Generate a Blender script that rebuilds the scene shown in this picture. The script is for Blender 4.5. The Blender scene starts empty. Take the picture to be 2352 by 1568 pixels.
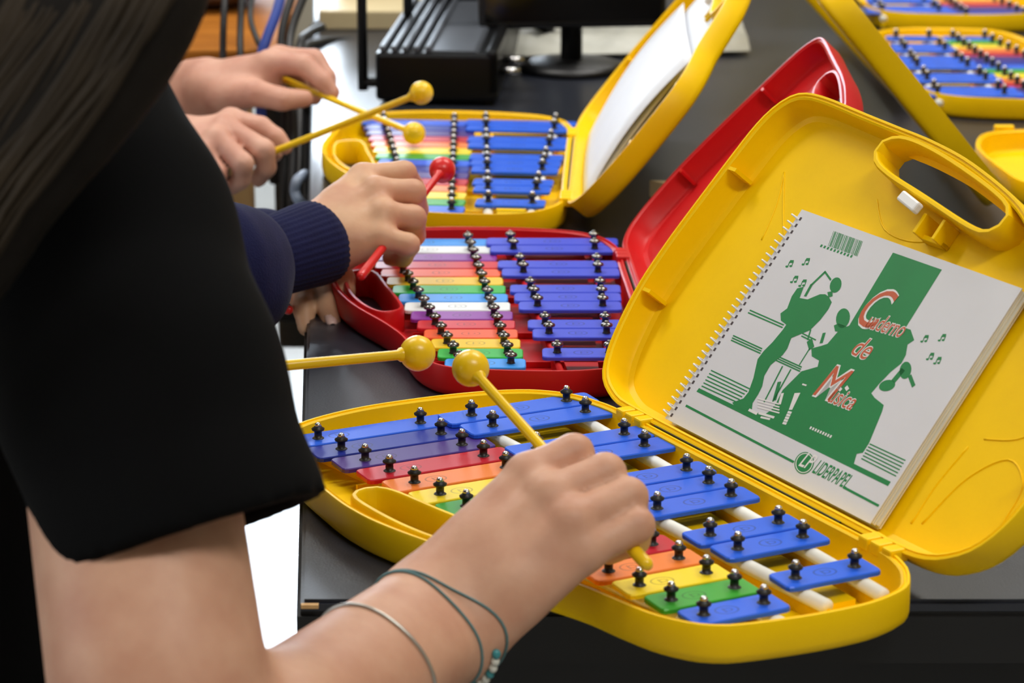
import bpy, bmesh, math, random
import numpy as np
from mathutils import Vector, Matrix
from mathutils.geometry import tessellate_polygon

random.seed(7); np.random.seed(7)
scene = bpy.context.scene
C = scene.collection

# ---------------------------------------------------------------- camera, world, lights, exposure
S = 0.024                       # spacing of the tone bars (metres); the table layout is measured in it
TZ = 0.74                       # table top height
PITCH = 0.28791; FPX = 6050.55
CAMZ = TZ + 21.367 * S
cam_d = bpy.data.cameras.new('camera'); cam = bpy.data.objects.new('camera', cam_d); C.objects.link(cam)
cam.location = (0, 0, CAMZ); cam.rotation_euler = (math.pi / 2 - PITCH, 0, 0)
cam_d.sensor_width = 36.0; cam_d.sensor_fit = 'HORIZONTAL'; cam_d.lens = FPX / 2352 * 36.0
cam_d.clip_start = 0.05; cam_d.clip_end = 60
cam_d.dof.use_dof = True; cam_d.dof.focus_distance = 1.58; cam_d.dof.aperture_fstop = 13.0
scene.camera = cam

world = bpy.data.worlds.new('world'); scene.world = world; world.use_nodes = True
bg = world.node_tree.nodes['Background']; bg.inputs[0].default_value = (0.75, 0.85, 1.0, 1); bg.inputs[1].default_value = 0.35

scene.view_settings.view_transform = 'Standard'; scene.view_settings.look = 'None'
scene.view_settings.exposure = 0.64; scene.view_settings.gamma = 1.0; scene.view_settings.use_curve_mapping = False

def area_light(name, loc, size, energy, color, rot=(0, 0, 0)):
    l = bpy.data.lights.new(name, 'AREA'); l.shape = 'RECTANGLE'; l.size, l.size_y = size; l.energy = energy; l.color = color
    o = bpy.data.objects.new(name, l); C.objects.link(o); o.location = loc; o.rotation_euler = rot
    return o
# daylight entering through the back window and the window on the left
WIN_BACK = (-2.1, -0.22, 0.9, 2.1, 6.8)     # x0 x1 z0 z1 y
WIN_LEFT = (-0.6, 1.9, 1.0, 2.5, -3.4)       # y0 y1 z0 z1 x
area_light('window_daylight', (-1.16, 6.7, 1.5), (1.8, 1.15), 22, (0.74, 0.86, 1.0), (-math.pi / 2, 0, 0))
area_light('window_daylight_side', (-3.3, 0.65, 1.75), (2.4, 1.5), 7, (0.86, 0.92, 1.0), (0, -math.pi / 2, 0))
LAMPS = [(-0.9, 0.1), (0.9, 0.1), (-0.9, 2.6), (0.9, 2.6), (-0.9, 5.0), (0.9, 5.0)]
LAMP_E = (3, 19, 15, 18, 4, 7)

# ---------------------------------------------------------------- helpers
K = S / 0.022
F3 = Vector((0, math.cos(PITCH), -math.sin(PITCH))); R3 = Vector((1, 0, 0)); U3 = R3.cross(F3)
CAMP = Vector((0, 0, CAMZ))
def PX(px, py, d):
    """point of the place seen in direction (px, py) of the 2352x1568 frame, at distance d along the view axis"""
    return CAMP + (F3 + R3 * ((px - 1176) / FPX) + U3 * ((784 - py) / FPX)) * (d * K)
def ONZ(px, py, z):
    v = F3 + R3 * ((px - 1176) / FPX) + U3 * ((784 - py) / FPX)
    return CAMP + v * ((z - CAMZ) / v.z)
def RPX(r, d): return r * d * K / FPX

def link(o, parent=None):
    C.objects.link(o)
    if parent is not None: o.parent = parent
    return o
def mesh_obj(name, verts, faces, mat, parent=None, smooth=False, fix=True):
    me = bpy.data.meshes.new(name); me.from_pydata([tuple(v) for v in verts], [], faces)
    if fix:
        bm = bmesh.new(); bm.from_mesh(me); bmesh.ops.recalc_face_normals(bm, faces=bm.faces); bm.to_mesh(me); bm.free()
    if mat: me.materials.append(mat)
    if smooth: me.polygons.foreach_set('use_smooth', [True] * len(me.polygons))
    return link(bpy.data.objects.new(name, me), parent)
def bm_obj(name, bm, mat, parent=None, smooth=False):
    bmesh.ops.recalc_face_normals(bm, faces=bm.faces)
    me = bpy.data.meshes.new(name); bm.to_mesh(me); bm.free()
    if mat: me.materials.append(mat)
    if smooth: me.polygons.foreach_set('use_smooth', [True] * len(me.polygons))
    return link(bpy.data.objects.new(name, me), parent)
def auto_smooth(o, ang=0.6):
    me = o.data
    me.polygons.foreach_set('use_smooth', [True] * len(me.polygons))
    bm = bmesh.new(); bm.from_mesh(me)
    for e in bm.edges:
        if len(e.link_faces) == 2 and e.calc_face_angle(0) > ang: e.smooth = False
    bm.to_mesh(me); bm.free()
    return o
def empty(name, loc=(0, 0, 0), rz=0):
    o = bpy.data.objects.new(name, None); o.empty_display_size = 0.05
    o.location = loc; o.rotation_euler = (0, 0, rz); return link(o)
def tag(o, label, cat, group=None):
    o['label'] = label; o['category'] = cat
    if group: o['group'] = group
    return o
def struct(o): o['kind'] = 'structure'; return o

def add_box(bm, lo, hi, bevel=0.0, M=None):
    r = bmesh.ops.create_cube(bm, size=1.0)
    lo, hi = Vector(lo), Vector(hi); c = (lo + hi) / 2; s = hi - lo
    for v in r['verts']: v.co = Vector((v.co.x * s.x, v.co.y * s.y, v.co.z * s.z)) + c
    vs = r['verts']
    if bevel > 0:
        es = list({e for v in vs for e in v.link_edges})
        q = bmesh.ops.bevel(bm, geom=es, offset=bevel, segments=2, affect='EDGES', profile=0.5)
        vs = list({v for f in q['faces'] for v in f.verts} | {v for v in vs if v.is_valid})
    if M is not None:
        for v in vs: v.co = M @ v.co
    return vs
def box_obj(name, lo, hi, mat, parent=None, bevel=0.0, M=None):
    bm = bmesh.new(); add_box(bm, lo, hi, bevel, M); return bm_obj(name, bm, mat, parent)
def basis(axis):
    a = axis.normalized(); t = Vector((0, 0, 1)) if abs(a.z) < 0.9 else Vector((1, 0, 0))
    x = t.cross(a).normalized(); return x, a.cross(x), a
def tube_data(pts, rad, n=10, cap=True):
    """swept tube through pts with radius (float or list)"""
    pts = [Vector(p) for p in pts]; rr = rad if isinstance(rad, (list, tuple)) else [rad] * len(pts)
    V, Fc = [], []; prevx = None
    for i, p in enumerate(pts):
        t = (pts[min(i + 1, len(pts) - 1)] - pts[max(i - 1, 0)])
        if prevx is None: x, y, a = basis(t)
        else:
            a = t.normalized(); x = (prevx - a * prevx.dot(a)).normalized(); y = a.cross(x)
        prevx = x
        for k in range(n):
            th = 2 * math.pi * k / n
            V.append(p + (x * math.cos(th) + y * math.sin(th)) * rr[i])
    for i in range(len(pts) - 1):
        for k in range(n):
            a0, a1 = i * n + k, i * n + (k + 1) % n
            Fc.append((a0, a1, a1 + n, a0 + n))
    if cap:
        Fc.append(tuple(range(n - 1, -1, -1))); Fc.append(tuple(range((len(pts) - 1) * n, len(pts) * n)))
    return V, Fc
def tube(name, pts, rad, mat, parent=None, n=10, cap=True):
    V, Fc = tube_data(pts, rad, n, cap); return mesh_obj(name, V, Fc, mat, parent, smooth=True)
def lathe_data(prof, n=20, M=None):
    """prof: (r, z) pairs from bottom to top; ends closed with a point when r == 0"""
    V, Fc, idx = [], [], []
    for r, z in prof:
        if r < 1e-9: idx.append([len(V)]); V.append(Vector((0, 0, z)))
        else:
            idx.append(list(range(len(V), len(V) + n)))
            V += [Vector((r * math.cos(2 * math.pi * k / n), r * math.sin(2 * math.pi * k / n), z)) for k in range(n)]
    for a, b in zip(idx, idx[1:]):
        for k in range(n):
            k2 = (k + 1) % n
            if len(a) == 1 and len(b) == 1: continue
            if len(a) == 1: Fc.append((a[0], b[k2], b[k]))
            elif len(b) == 1: Fc.append((a[k], a[k2], b[0]))
            else: Fc.append((a[k], a[k2], b[k2], b[k]))
    if M is not None: V = [M @ v for v in V]
    return V, Fc
def catmull(pts, seg=6, closed=True):
    out = []; n = len(pts)
    P = [np.array(p, float) for p in pts]
    for i in range(n if closed else n - 1):
        if closed: p0, p1, p2, p3 = P[(i - 1) % n], P[i], P[(i + 1) % n], P[(i + 2) % n]
        else: p0, p1, p2, p3 = P[max(i - 1, 0)], P[i], P[i + 1], P[min(i + 2, n - 1)]
        for k in range(seg):
            t = k / seg
            out.append(0.5 * ((2 * p1) + (-p0 + p2) * t + (2 * p0 - 5 * p1 + 4 * p2 - p3) * t * t + (-p0 + 3 * p1 - 3 * p2 + p3) * t ** 3))
    if not closed: out.append(P[-1])
    return out
def resample(pts, n, closed=True):
    P = np.array(pts, float); Q = np.vstack([P, P[:1]]) if closed else P
    L = np.concatenate([[0], np.cumsum(np.linalg.norm(np.diff(Q, axis=0), axis=1))])
    t = np.linspace(0, L[-1], n + 1)[:-1] if closed else np.linspace(0, L[-1], n)
    return np.stack([np.interp(t, L, Q[:, k]) for k in range(Q.shape[1])], 1)
def offset(P, d):
    """inward offset of a closed CCW loop"""
    T = np.roll(P, -1, 0) - np.roll(P, 1, 0); T /= np.linalg.norm(T, axis=1)[:, None]
    return P + np.stack([-T[:, 1], T[:, 0]], 1) * d
def ccw(P):
    x, y = P[:, 0], P[:, 1]
    return P if np.sum(x * np.roll(y, -1) - np.roll(x, -1) * y) > 0 else P[::-1].copy()

# ---------------------------------------------------------------- materials
def srgb(r, g, b):
    f = lambda c: ((c / 255 + 0.055) / 1.055) ** 2.4 if c / 255 > 0.04045 else c / 255 / 12.92
    return (f(r), f(g), f(b), 1)
MATS = {}
def mat(name, col, rough=0.5, metal=0.0, spec=0.5, coat=0.0, noise=0.0, nscale=30.0, bump=0.0, bscale=400.0, sss=0.0, sheen=0.0, col2=None, stretch=None):
    if name in MATS: return MATS[name]
    m = bpy.data.materials.new(name); m.use_nodes = True; nt = m.node_tree; b = nt.nodes['Principled BSDF']
    c = srgb(*col)
    b.inputs['Base Color'].default_value = c; b.inputs['Roughness'].default_value = rough; b.inputs['Metallic'].default_value = metal
    b.inputs['Specular IOR Level'].default_value = spec; b.inputs['Coat Weight'].default_value = coat; b.inputs['Coat Roughness'].default_value = 0.12
    if sss: b.inputs['Subsurface Weight'].default_value = sss; b.inputs['Subsurface Radius'].default_value = (0.012, 0.004, 0.002); b.inputs['Subsurface Scale'].default_value = 0.5
    if sheen: b.inputs['Sheen Weight'].default_value = sheen
    tc = nt.nodes.new('ShaderNodeTexCoord'); src = tc.outputs['Object']
    if stretch:
        mp = nt.nodes.new('ShaderNodeMapping'); mp.inputs['Scale'].default_value = stretch; nt.links.new(src, mp.inputs[0]); src = mp.outputs[0]
    if noise or col2:
        n = nt.nodes.new('ShaderNodeTexNoise'); n.inputs['Scale'].default_value = nscale; n.inputs['Detail'].default_value = 5
        nt.links.new(src, n.inputs['Vector'])
        r = nt.nodes.new('ShaderNodeValToRGB'); nt.links.new(n.outputs['Fac'], r.inputs[0])
        r.color_ramp.elements[0].position = 0.3; r.color_ramp.elements[1].position = 0.72
        if col2: r.color_ramp.elements[0].color = srgb(*col2); r.color_ramp.elements[1].color = c
        else:
            r.color_ramp.elements[0].color = tuple(x * (1 - noise) for x in c[:3]) + (1,); r.color_ramp.elements[1].color = tuple(min(1, x * (1 + noise)) for x in c[:3]) + (1,)
        nt.links.new(r.outputs[0], b.inputs['Base Color'])
    if bump:
        n2 = nt.nodes.new('ShaderNodeTexNoise'); n2.inputs['Scale'].default_value = bscale; n2.inputs['Detail'].default_value = 3
        nt.links.new(src, n2.inputs['Vector'])
        bp = nt.nodes.new('ShaderNodeBump'); bp.inputs['Strength'].default_value = bump; bp.inputs['Distance'].default_value = 0.001
        nt.links.new(n2.outputs['Fac'], bp.inputs['Height']); nt.links.new(bp.outputs[0], b.inputs['Normal'])
    MATS[name] = m; return m
def emit(name, col, strength):
    m = bpy.data.materials.new(name); m.use_nodes = True; nt = m.node_tree; nt.nodes.remove(nt.nodes['Principled BSDF'])
    e = nt.nodes.new('ShaderNodeEmission'); e.inputs[0].default_value = col; e.inputs[1].default_value = strength
    nt.links.new(e.outputs[0], nt.nodes['Material Output'].inputs[0]); return m
YEL = mat('yellow_plastic', (252, 205, 0), 0.42, spec=0.2, noise=0.03, nscale=25, bump=0.03, bscale=900)
RED = mat('red_plastic', (198, 18, 20), 0.42, spec=0.3, noise=0.04, nscale=25, bump=0.03, bscale=900)
YELM = mat('yellow_mallet_plastic', (245, 200, 20), 0.3, spec=0.5, noise=0.03)
REDM = mat('red_mallet_plastic', (214, 36, 34), 0.3, spec=0.5, noise=0.03)
WHITEROD = mat('white_tube', (236, 236, 228), 0.5, noise=0.03)
BLACKRUB = mat('black_rubber', (20, 20, 21), 0.45)
CHROME = mat('steel_ball', (205, 205, 205), 0.18, metal=1.0)
DARKCHROME = mat('dark_steel_peg', (120, 118, 114), 0.2, metal=1.0)
TABLE = mat('table_laminate', (37, 40, 49), 0.30, spec=0.5, noise=0.12, nscale=14, bump=0.12, bscale=700)
TABLEEDGE = mat('table_edge_black', (7, 7, 8), 0.6, noise=0.1)
BLACKPL = mat('black_plastic', (22, 22, 24), 0.4, noise=0.08)
WOODO = mat('orange_wood', (186, 118, 40), 0.6, spec=.2, col2=(156, 92, 28), nscale=9, stretch=(1.2, 14, 14))
WOODL = mat('pale_wood', (214, 172, 112), 0.5, col2=(196, 150, 92), nscale=8, stretch=(14, 14, 1.2))
WHITEP = mat('white_plastic', (238, 238, 236), 0.35)

def bar_mat(name, col, rough=0.38):
    """painted steel: thin oval stamp near the peg, at object property mark_x (metres from the peg)"""
    m = mat('bar_' + name, col, rough, metal=0.1, spec=0.28, coat=0.08); nt = m.node_tree; b = nt.nodes['Principled BSDF']
    tc = nt.nodes.new('ShaderNodeTexCoord'); sp = nt.nodes.new('ShaderNodeSeparateXYZ'); nt.links.new(tc.outputs['Object'], sp.inputs[0])
    at = nt.nodes.new('ShaderNodeAttribute'); at.attribute_type = 'OBJECT'; at.attribute_name = 'mark_x'
    def math_n(op, a, bb):
        n = nt.nodes.new('ShaderNodeMath'); n.operation = op
        for i, v in enumerate((a, bb)):
            if v is None: continue
            if isinstance(v, (int, float)): n.inputs[i].default_value = v
            else: nt.links.new(v, n.inputs[i])
        return n.outputs[0]
    dx = math_n('DIVIDE', math_n('SUBTRACT', sp.outputs[0], at.outputs['Fac']), 0.0068)
    dy = math_n('DIVIDE', sp.outputs[1], 0.0052)
    r = math_n('SQRT', math_n('ADD', math_n('MULTIPLY', dx, dx), math_n('MULTIPLY', dy, dy)), None)
    ring = math_n('LESS_THAN', math_n('ABSOLUTE', math_n('SUBTRACT', r, 0.9), None), 0.075)
    # the letter inside: an upright stroke and a hook
    st = math_n('MULTIPLY', math_n('LESS_THAN', math_n('ABSOLUTE', math_n('ADD', dx, 0.22), None), 0.07), math_n('LESS_THAN', math_n('ABSOLUTE', dy, None), 0.5))
    r2 = math_n('SQRT', math_n('ADD', math_n('MULTIPLY', math_n('SUBTRACT', dx, 0.1), math_n('SUBTRACT', dx, 0.1)), math_n('MULTIPLY', dy, dy)), None)
    hk = math_n('LESS_THAN', math_n('ABSOLUTE', math_n('SUBTRACT', r2, 0.33), None), 0.07)
    fac = math_n('MULTIPLY', math_n('MAXIMUM', ring, math_n('MAXIMUM', st, hk)), 0.6)
    mx = nt.nodes.new('ShaderNodeMix'); mx.data_type = 'RGBA'; nt.links.new(fac, mx.inputs['Factor'])
    c = srgb(*col); mx.inputs['A'].default_value = c; mx.inputs['B'].default_value = (c[0] * .3, c[1] * .3, c[2] * .3, 1)
    nt.links.new(mx.outputs['Result'], b.inputs['Base Color'])
    return m
BM = {n: bar_mat(n, c) for n, c in dict(blue=(40, 98, 226), indigo=(24, 42, 150), purple=(72, 46, 128), red=(190, 24, 44), orange=(238, 128, 48),
      yellow=(244, 214, 28), green=(58, 160, 48), sky=(58, 150, 236), white=(228, 232, 232), violet=(138, 52, 158), scarlet=(206, 34, 48),
      tangerine=(240, 92, 40), gold=(238, 196, 24), grass=(48, 178, 66), royal=(66, 82, 214)).items()}
NAT_Y = ['blue', 'indigo', 'purple', 'red', 'orange', 'yellow', 'green'] * 2 + ['blue']
NAT_R = ['sky', 'white', 'violet', 'scarlet', 'tangerine', 'gold', 'grass'] * 2 + ['sky']

# ---------------------------------------------------------------- the room
FLOORM = mat('pale_floor_tiles', (176, 178, 178), 0.14, spec=0.6, noise=0.06, nscale=3)
WALLM = mat('wall_paint', (168, 158, 140), 0.8, noise=0.04, nscale=4)
CEILM = mat('ceiling_paint', (225, 223, 216), 0.85, noise=0.02)
RX0, RX1, RY0, RY1, RZ = -3.4, 3.4, -2.4, 6.8, 2.9
struct(box_obj('floor', (RX0 - .1, RY0 - .1, -0.1), (RX1 + .1, RY1 + .1, 0), FLOORM))
struct(box_obj('ceiling', (RX0 - .1, RY0 - .1, RZ), (RX1 + .1, RY1 + .1, RZ + .1), CEILM))
def wall_with_hole(name, axis, pos, a0, a1, hole):
    """wall plane of thickness 0.1 with a rectangular opening (h0,h1,z0,z1)"""
    bm = bmesh.new(); h0, h1, z0, z1 = hole
    def bx(u0, u1, w0, w1):
        if axis == 'y': add_box(bm, (u0, pos, w0), (u1, pos + .1, w1))
        else: add_box(bm, (pos - .1, u0, w0), (pos, u1, w1))
    bx(a0, h0, 0, RZ); bx(h1, a1, 0, RZ); bx(h0, h1, 0, z0); bx(h0, h1, z1, RZ)
    return struct(bm_obj(name, bm, WALLM))
wall_with_hole('wall_back', 'y', RY1, RX0, RX1, WIN_BACK[:4])
wall_with_hole('wall_left', 'x', RX0, RY0, RY1, WIN_LEFT[:4])
struct(box_obj('wall_right', (RX1, RY0, 0), (RX1 + .1, RY1, RZ), WALLM))
struct(box_obj('wall_front', (RX0, RY0 - .1, 0), (RX1, RY0, RZ), WALLM))
DAY = emit('daylight_pane', (0.80, 0.90, 1.0, 1), 8.0)
FRAME = mat('window_frame_white', (230, 230, 228), 0.4)
def window(name, axis, pos, h0, h1, z0, z1):
    bm = bmesh.new(); t = .05
    def bx(u0, u1, w0, w1, dpt=.06):
        if axis == 'y': add_box(bm, (u0, pos + .02, w0), (u1, pos + .02 + dpt, w1))
        else: add_box(bm, (pos - .02 - dpt, u0, w0), (pos - .02, u1, w1))
    mid = (h0 + h1) / 2
    for u0, u1, w0, w1 in ((h0, h0 + t, z0, z1), (h1 - t, h1, z0, z1), (h0, h1, z0, z0 + t), (h0, h1, z1 - t, z1), (mid - t / 2, mid + t / 2, z0, z1)): bx(u0, u1, w0, w1)
    f = struct(bm_obj(name, bm, FRAME))
    for a, b in ((h0 + t, mid - t / 2), (mid + t / 2, h1 - t)):
        if axis == 'y': box_obj('pane', (a, pos + .05, z0 + t), (b, pos + .056, z1 - t), DAY, f)
        else: box_obj('pane', (pos - .056, a, z0 + t), (pos - .05, b, z1 - t), DAY, f)
window('window_1', 'y', RY1, *WIN_BACK[:4]); DAY = emit('shaded_daylight_pane', (0.85, 0.92, 1.0, 1), 1.5); window('window_2', 'x', RX0, *WIN_LEFT[:4])
LAMPM = emit('ceiling_lamp_diffuser', (1.0, 0.95, 0.86, 1), 2.0)
for i, (lx, ly) in enumerate(LAMPS):
    t = empty('ceiling_light', (lx, ly, RZ - .06))
    tag(t, 'fluorescent ceiling panel out of view, %s row, %s side' % (('first', 'second', 'third')[i // 2], ('left', 'right')[i % 2]), 'ceiling light', 'ceiling light panels')
    bm = bmesh.new()
    for lo, hi in (((-.64, -.19, 0), (.64, -.15, .06)), ((-.64, .15, 0), (.64, .19, .06)), ((-.64, -.15, 0), (-.6, .15, .06)), ((.6, -.15, 0), (.64, .15, .06)), ((-.6, -.15, .03), (.6, .15, .06))): add_box(bm, lo, hi)
    bm_obj('housing', bm, FRAME, t)
    box_obj('diffuser', (-.6, -.15, .004), (.6, .15, .012), LAMPM, t)
    area_light('ceiling_lamp_light', (lx, ly, RZ - .08), (1.15, .28), LAMP_E[i], (1.0, .965, .91))

# ---------------------------------------------------------------- the long table
TX0, TX1, TY0, TY1 = -5.55 * S, 2.2, 52.6 * S, 3.55
def table():
    # left edge runs very slightly outwards away from the camera
    xl0 = -4.54 * S; slope = (-9.15 + 4.54) / (121 - 53)
    xl1 = xl0 + slope * (TY1 - TY0)
    t = empty('long_table', (0.9, 2.3, 0))
    tag(t, 'long dark grey laminate table under all the open cases', 'table')
    off = Vector((0.9, 2.3, 0))
    def prism(name, loop, z0, z1, m):
        bm = bmesh.new(); n = len(loop)
        lo = [bm.verts.new(Vector((x, y, z0)) - off) for x, y in loop]; hi = [bm.verts.new(Vector((x, y, z1)) - off) for x, y in loop]
        bm.faces.new(hi); bm.faces.new(lo[::-1])
        for i in range(n): bm.faces.new((lo[i], lo[(i + 1) % n], hi[(i + 1) % n], hi[i]))
        bmesh.ops.bevel(bm, geom=[e for e in bm.edges if abs(e.verts[0].co.z - e.verts[1].co.z) < 1e-6 and e.verts[0].co.z > z1 - 1e-4], offset=.002, segments=2, affect='EDGES')
        return bm_obj(name, bm, m, t)
    prism('table_top', [(xl0, TY0), (TX1, TY0), (TX1, TY1), (xl1, TY1)], TZ - .006, TZ, TABLE)
    prism('edge_band', [(xl0 - .002, TY0 - .002), (TX1, TY0 - .002), (TX1, TY1), (xl1 - .002, TY1)], TZ - .034, TZ - .0062, TABLEEDGE)
    prism('apron', [(xl0 + .012, TY0 + .01), (TX1 - .02, TY0 + .01), (TX1 - .02, TY0 + .03), (xl0 + .012, TY0 + .03)], TZ - .34, TZ - .0345, TABLEEDGE)
    for x, y in ((xl0 + .05, TY0 + .06), (TX1 - .06, TY0 + .06), (xl1 + .06, TY1 - .06), (TX1 - .06, TY1 - .06), (1.0, TY0 + .06), (1.0, TY1 - .06)):
        o = box_obj('leg', (x - .025 - off.x, y - .025 - off.y, 0), (x + .025 - off.x, y + .025 - off.y, TZ - .0345), TABLEEDGE, t, .003)
    # a chipped spot showing bare board at the near corner
    box_obj('chipped_edge', (xl0 + .0005 - off.x, TY0 - .0035 - off.y, TZ - .0032), (xl0 + .0095 - off.x, TY0 - .0005 - off.y, TZ - .0012), WOODL, t)
table()
# ---------------------------------------------------------------- glockenspiels in hinged cases
# outline of a case half seen from above: u towards the hinge, v along the row of bars (units of S)
OUT = [(-3.95, .45), (-3.45, -.35), (-2.7, -.85), (-1.4, -1.2), (0, -1.28), (1.7, -1.15), (3.2, -.75), (4.1, 0), (4.5, .9), (4.7, 2), (4.82, 4.6), (4.95, 7.4), (5.08, 10.2),
       (5.2, 12.8), (5.05, 13.9), (4.7, 14.6), (4.25, 15.1), (3.3, 15.45), (2.3, 15.52), (1.2, 15.45), (.2, 15.3), (-.3, 15.12), (-.75, 14.75), (-1.2, 14), (-1.5, 13), (-1.75, 12),
       (-2.3, 10.7), (-3.35, 8.7), (-4.0, 6.9), (-4.28, 5.4), (-4.3, 3.8), (-4.25, 2.4), (-4.18, 1.3)]
HOLE = [(-3.75, 4.9), (-3.35, 4.45), (-2.95, 4.75), (-2.55, 6.3), (-2.05, 8.2), (-2.0, 8.95), (-2.45, 9.2), (-3.0, 8.4), (-3.5, 6.9)]
LOUT = [(0.02, -5.6), (.12, -6.3), (.38, -6.95), (.8, -7.38), (1.6, -7.75), (3, -8.05), (4.4, -8.05), (5.76, -7.92), (7.2, -7.75), (8.2, -7.6), (8.85, -7.35), (9.3, -6.95), (9.5, -6.4), (9.52, -5.5), (9.42, -4), (9.32, -2.4),
        (9.22, -.9), (8.95, .9), (8.3, 3.2), (7.35, 4.6), (6.75, 5.4), (6.4, 6.3), (5.9, 7.2), (5.2, 7.8), (4.0, 8.2), (2.7, 8.4), (1.7, 8.3), (.85, 7.9), (.35, 7.3), (.08, 6.6), (0, 5.6), (0, 3), (0, 0), (0, -3)]
LHOLE = [(8.78, -2.55), (9.0, -1.9), (8.85, -.3), (8.35, 2.1), (8.0, 2.75), (7.6, 2.55), (7.55, 1.9), (7.9, -.2), (8.15, -1.7), (8.4, -2.45)]
DEP = 0.9
SIDX = [.5, 1.5, 3.5, 4.5, 6.5, 7.5, 8.5, 10.5, 11.5, 13.5]
LAY_Y = (-2.756, .1986, 0, .1045, 1.1975, .1059, 3.929, .0133)
LAY_R = (-2.854, .204, 0, .1055, 1.377, .1065, 4.227, .0069)

def shell(name, loop, hole, M, sc, material, parent, lid=False):
    """tray with a rounded bottom, a rim and a hand-hole with a raised collar; z = 0 bottom, DEP rim; M maps (x, y, z) units to local metres"""
    A = ccw(resample(catmull(loop, 6), 150)); H = ccw(resample(catmull(hole, 5), 48))[::-1]   # hole clockwise
    rings = [(.30, 0.0), (.12, .035), (.03, .12), (0, .26), (0, DEP - .05), (.02, DEP), (.075, DEP), (.085, DEP - .05), (.125, DEP - .05), (.15, DEP - .02), (.2, DEP - .06), (.22, .30), (.28, .18), (.42, .12)]
    V, Fc, loops = [], [], []
    def ring(P, z):
        s = len(V); V.extend([Vector((p[0], p[1], z)) for p in P]); return list(range(s, s + len(P)))
    for ins, z in rings: loops.append(ring(offset(A, ins), z))
    n = len(A)
    for a, b in zip(loops, loops[1:]):
        for k in range(n): Fc.append((a[k], a[(k + 1) % n], b[(k + 1) % n], b[k]))
    hr = [(0, 0.0), (0, DEP - .08), (.04, DEP - .02), (.12, DEP - .02), (.16, DEP - .08), (.17, .12)]   # offset() moves a clockwise loop outwards of the hole
    hl = [ring(offset(H, ins), z) for ins, z in hr]
    m = len(H)
    for a, b in zip(hl, hl[1:]):
        for k in range(m): Fc.append((a[k], a[(k + 1) % m], b[(k + 1) % m], b[k]))
    def fill(l1, l2):
        pts = [[V[i].copy() for i in l1], [V[i].copy() for i in l2]]
        for p in pts:
            for q in p: q.z = 0
        ids = l1 + l2
        for t in tessellate_polygon(pts): Fc.append(tuple(ids[i] for i in t))
    nf = len(Fc); fill(loops[-1], hl[-1]); fill(loops[0], hl[0])
    V = [M(v.x, v.y, v.z) * (S * sc) for v in V]
    o = mesh_obj(name, V, Fc, material, parent); auto_smooth(o, 0.7)
    for p in o.data.polygons[nf:]: p.use_smooth = False
    return o

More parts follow.
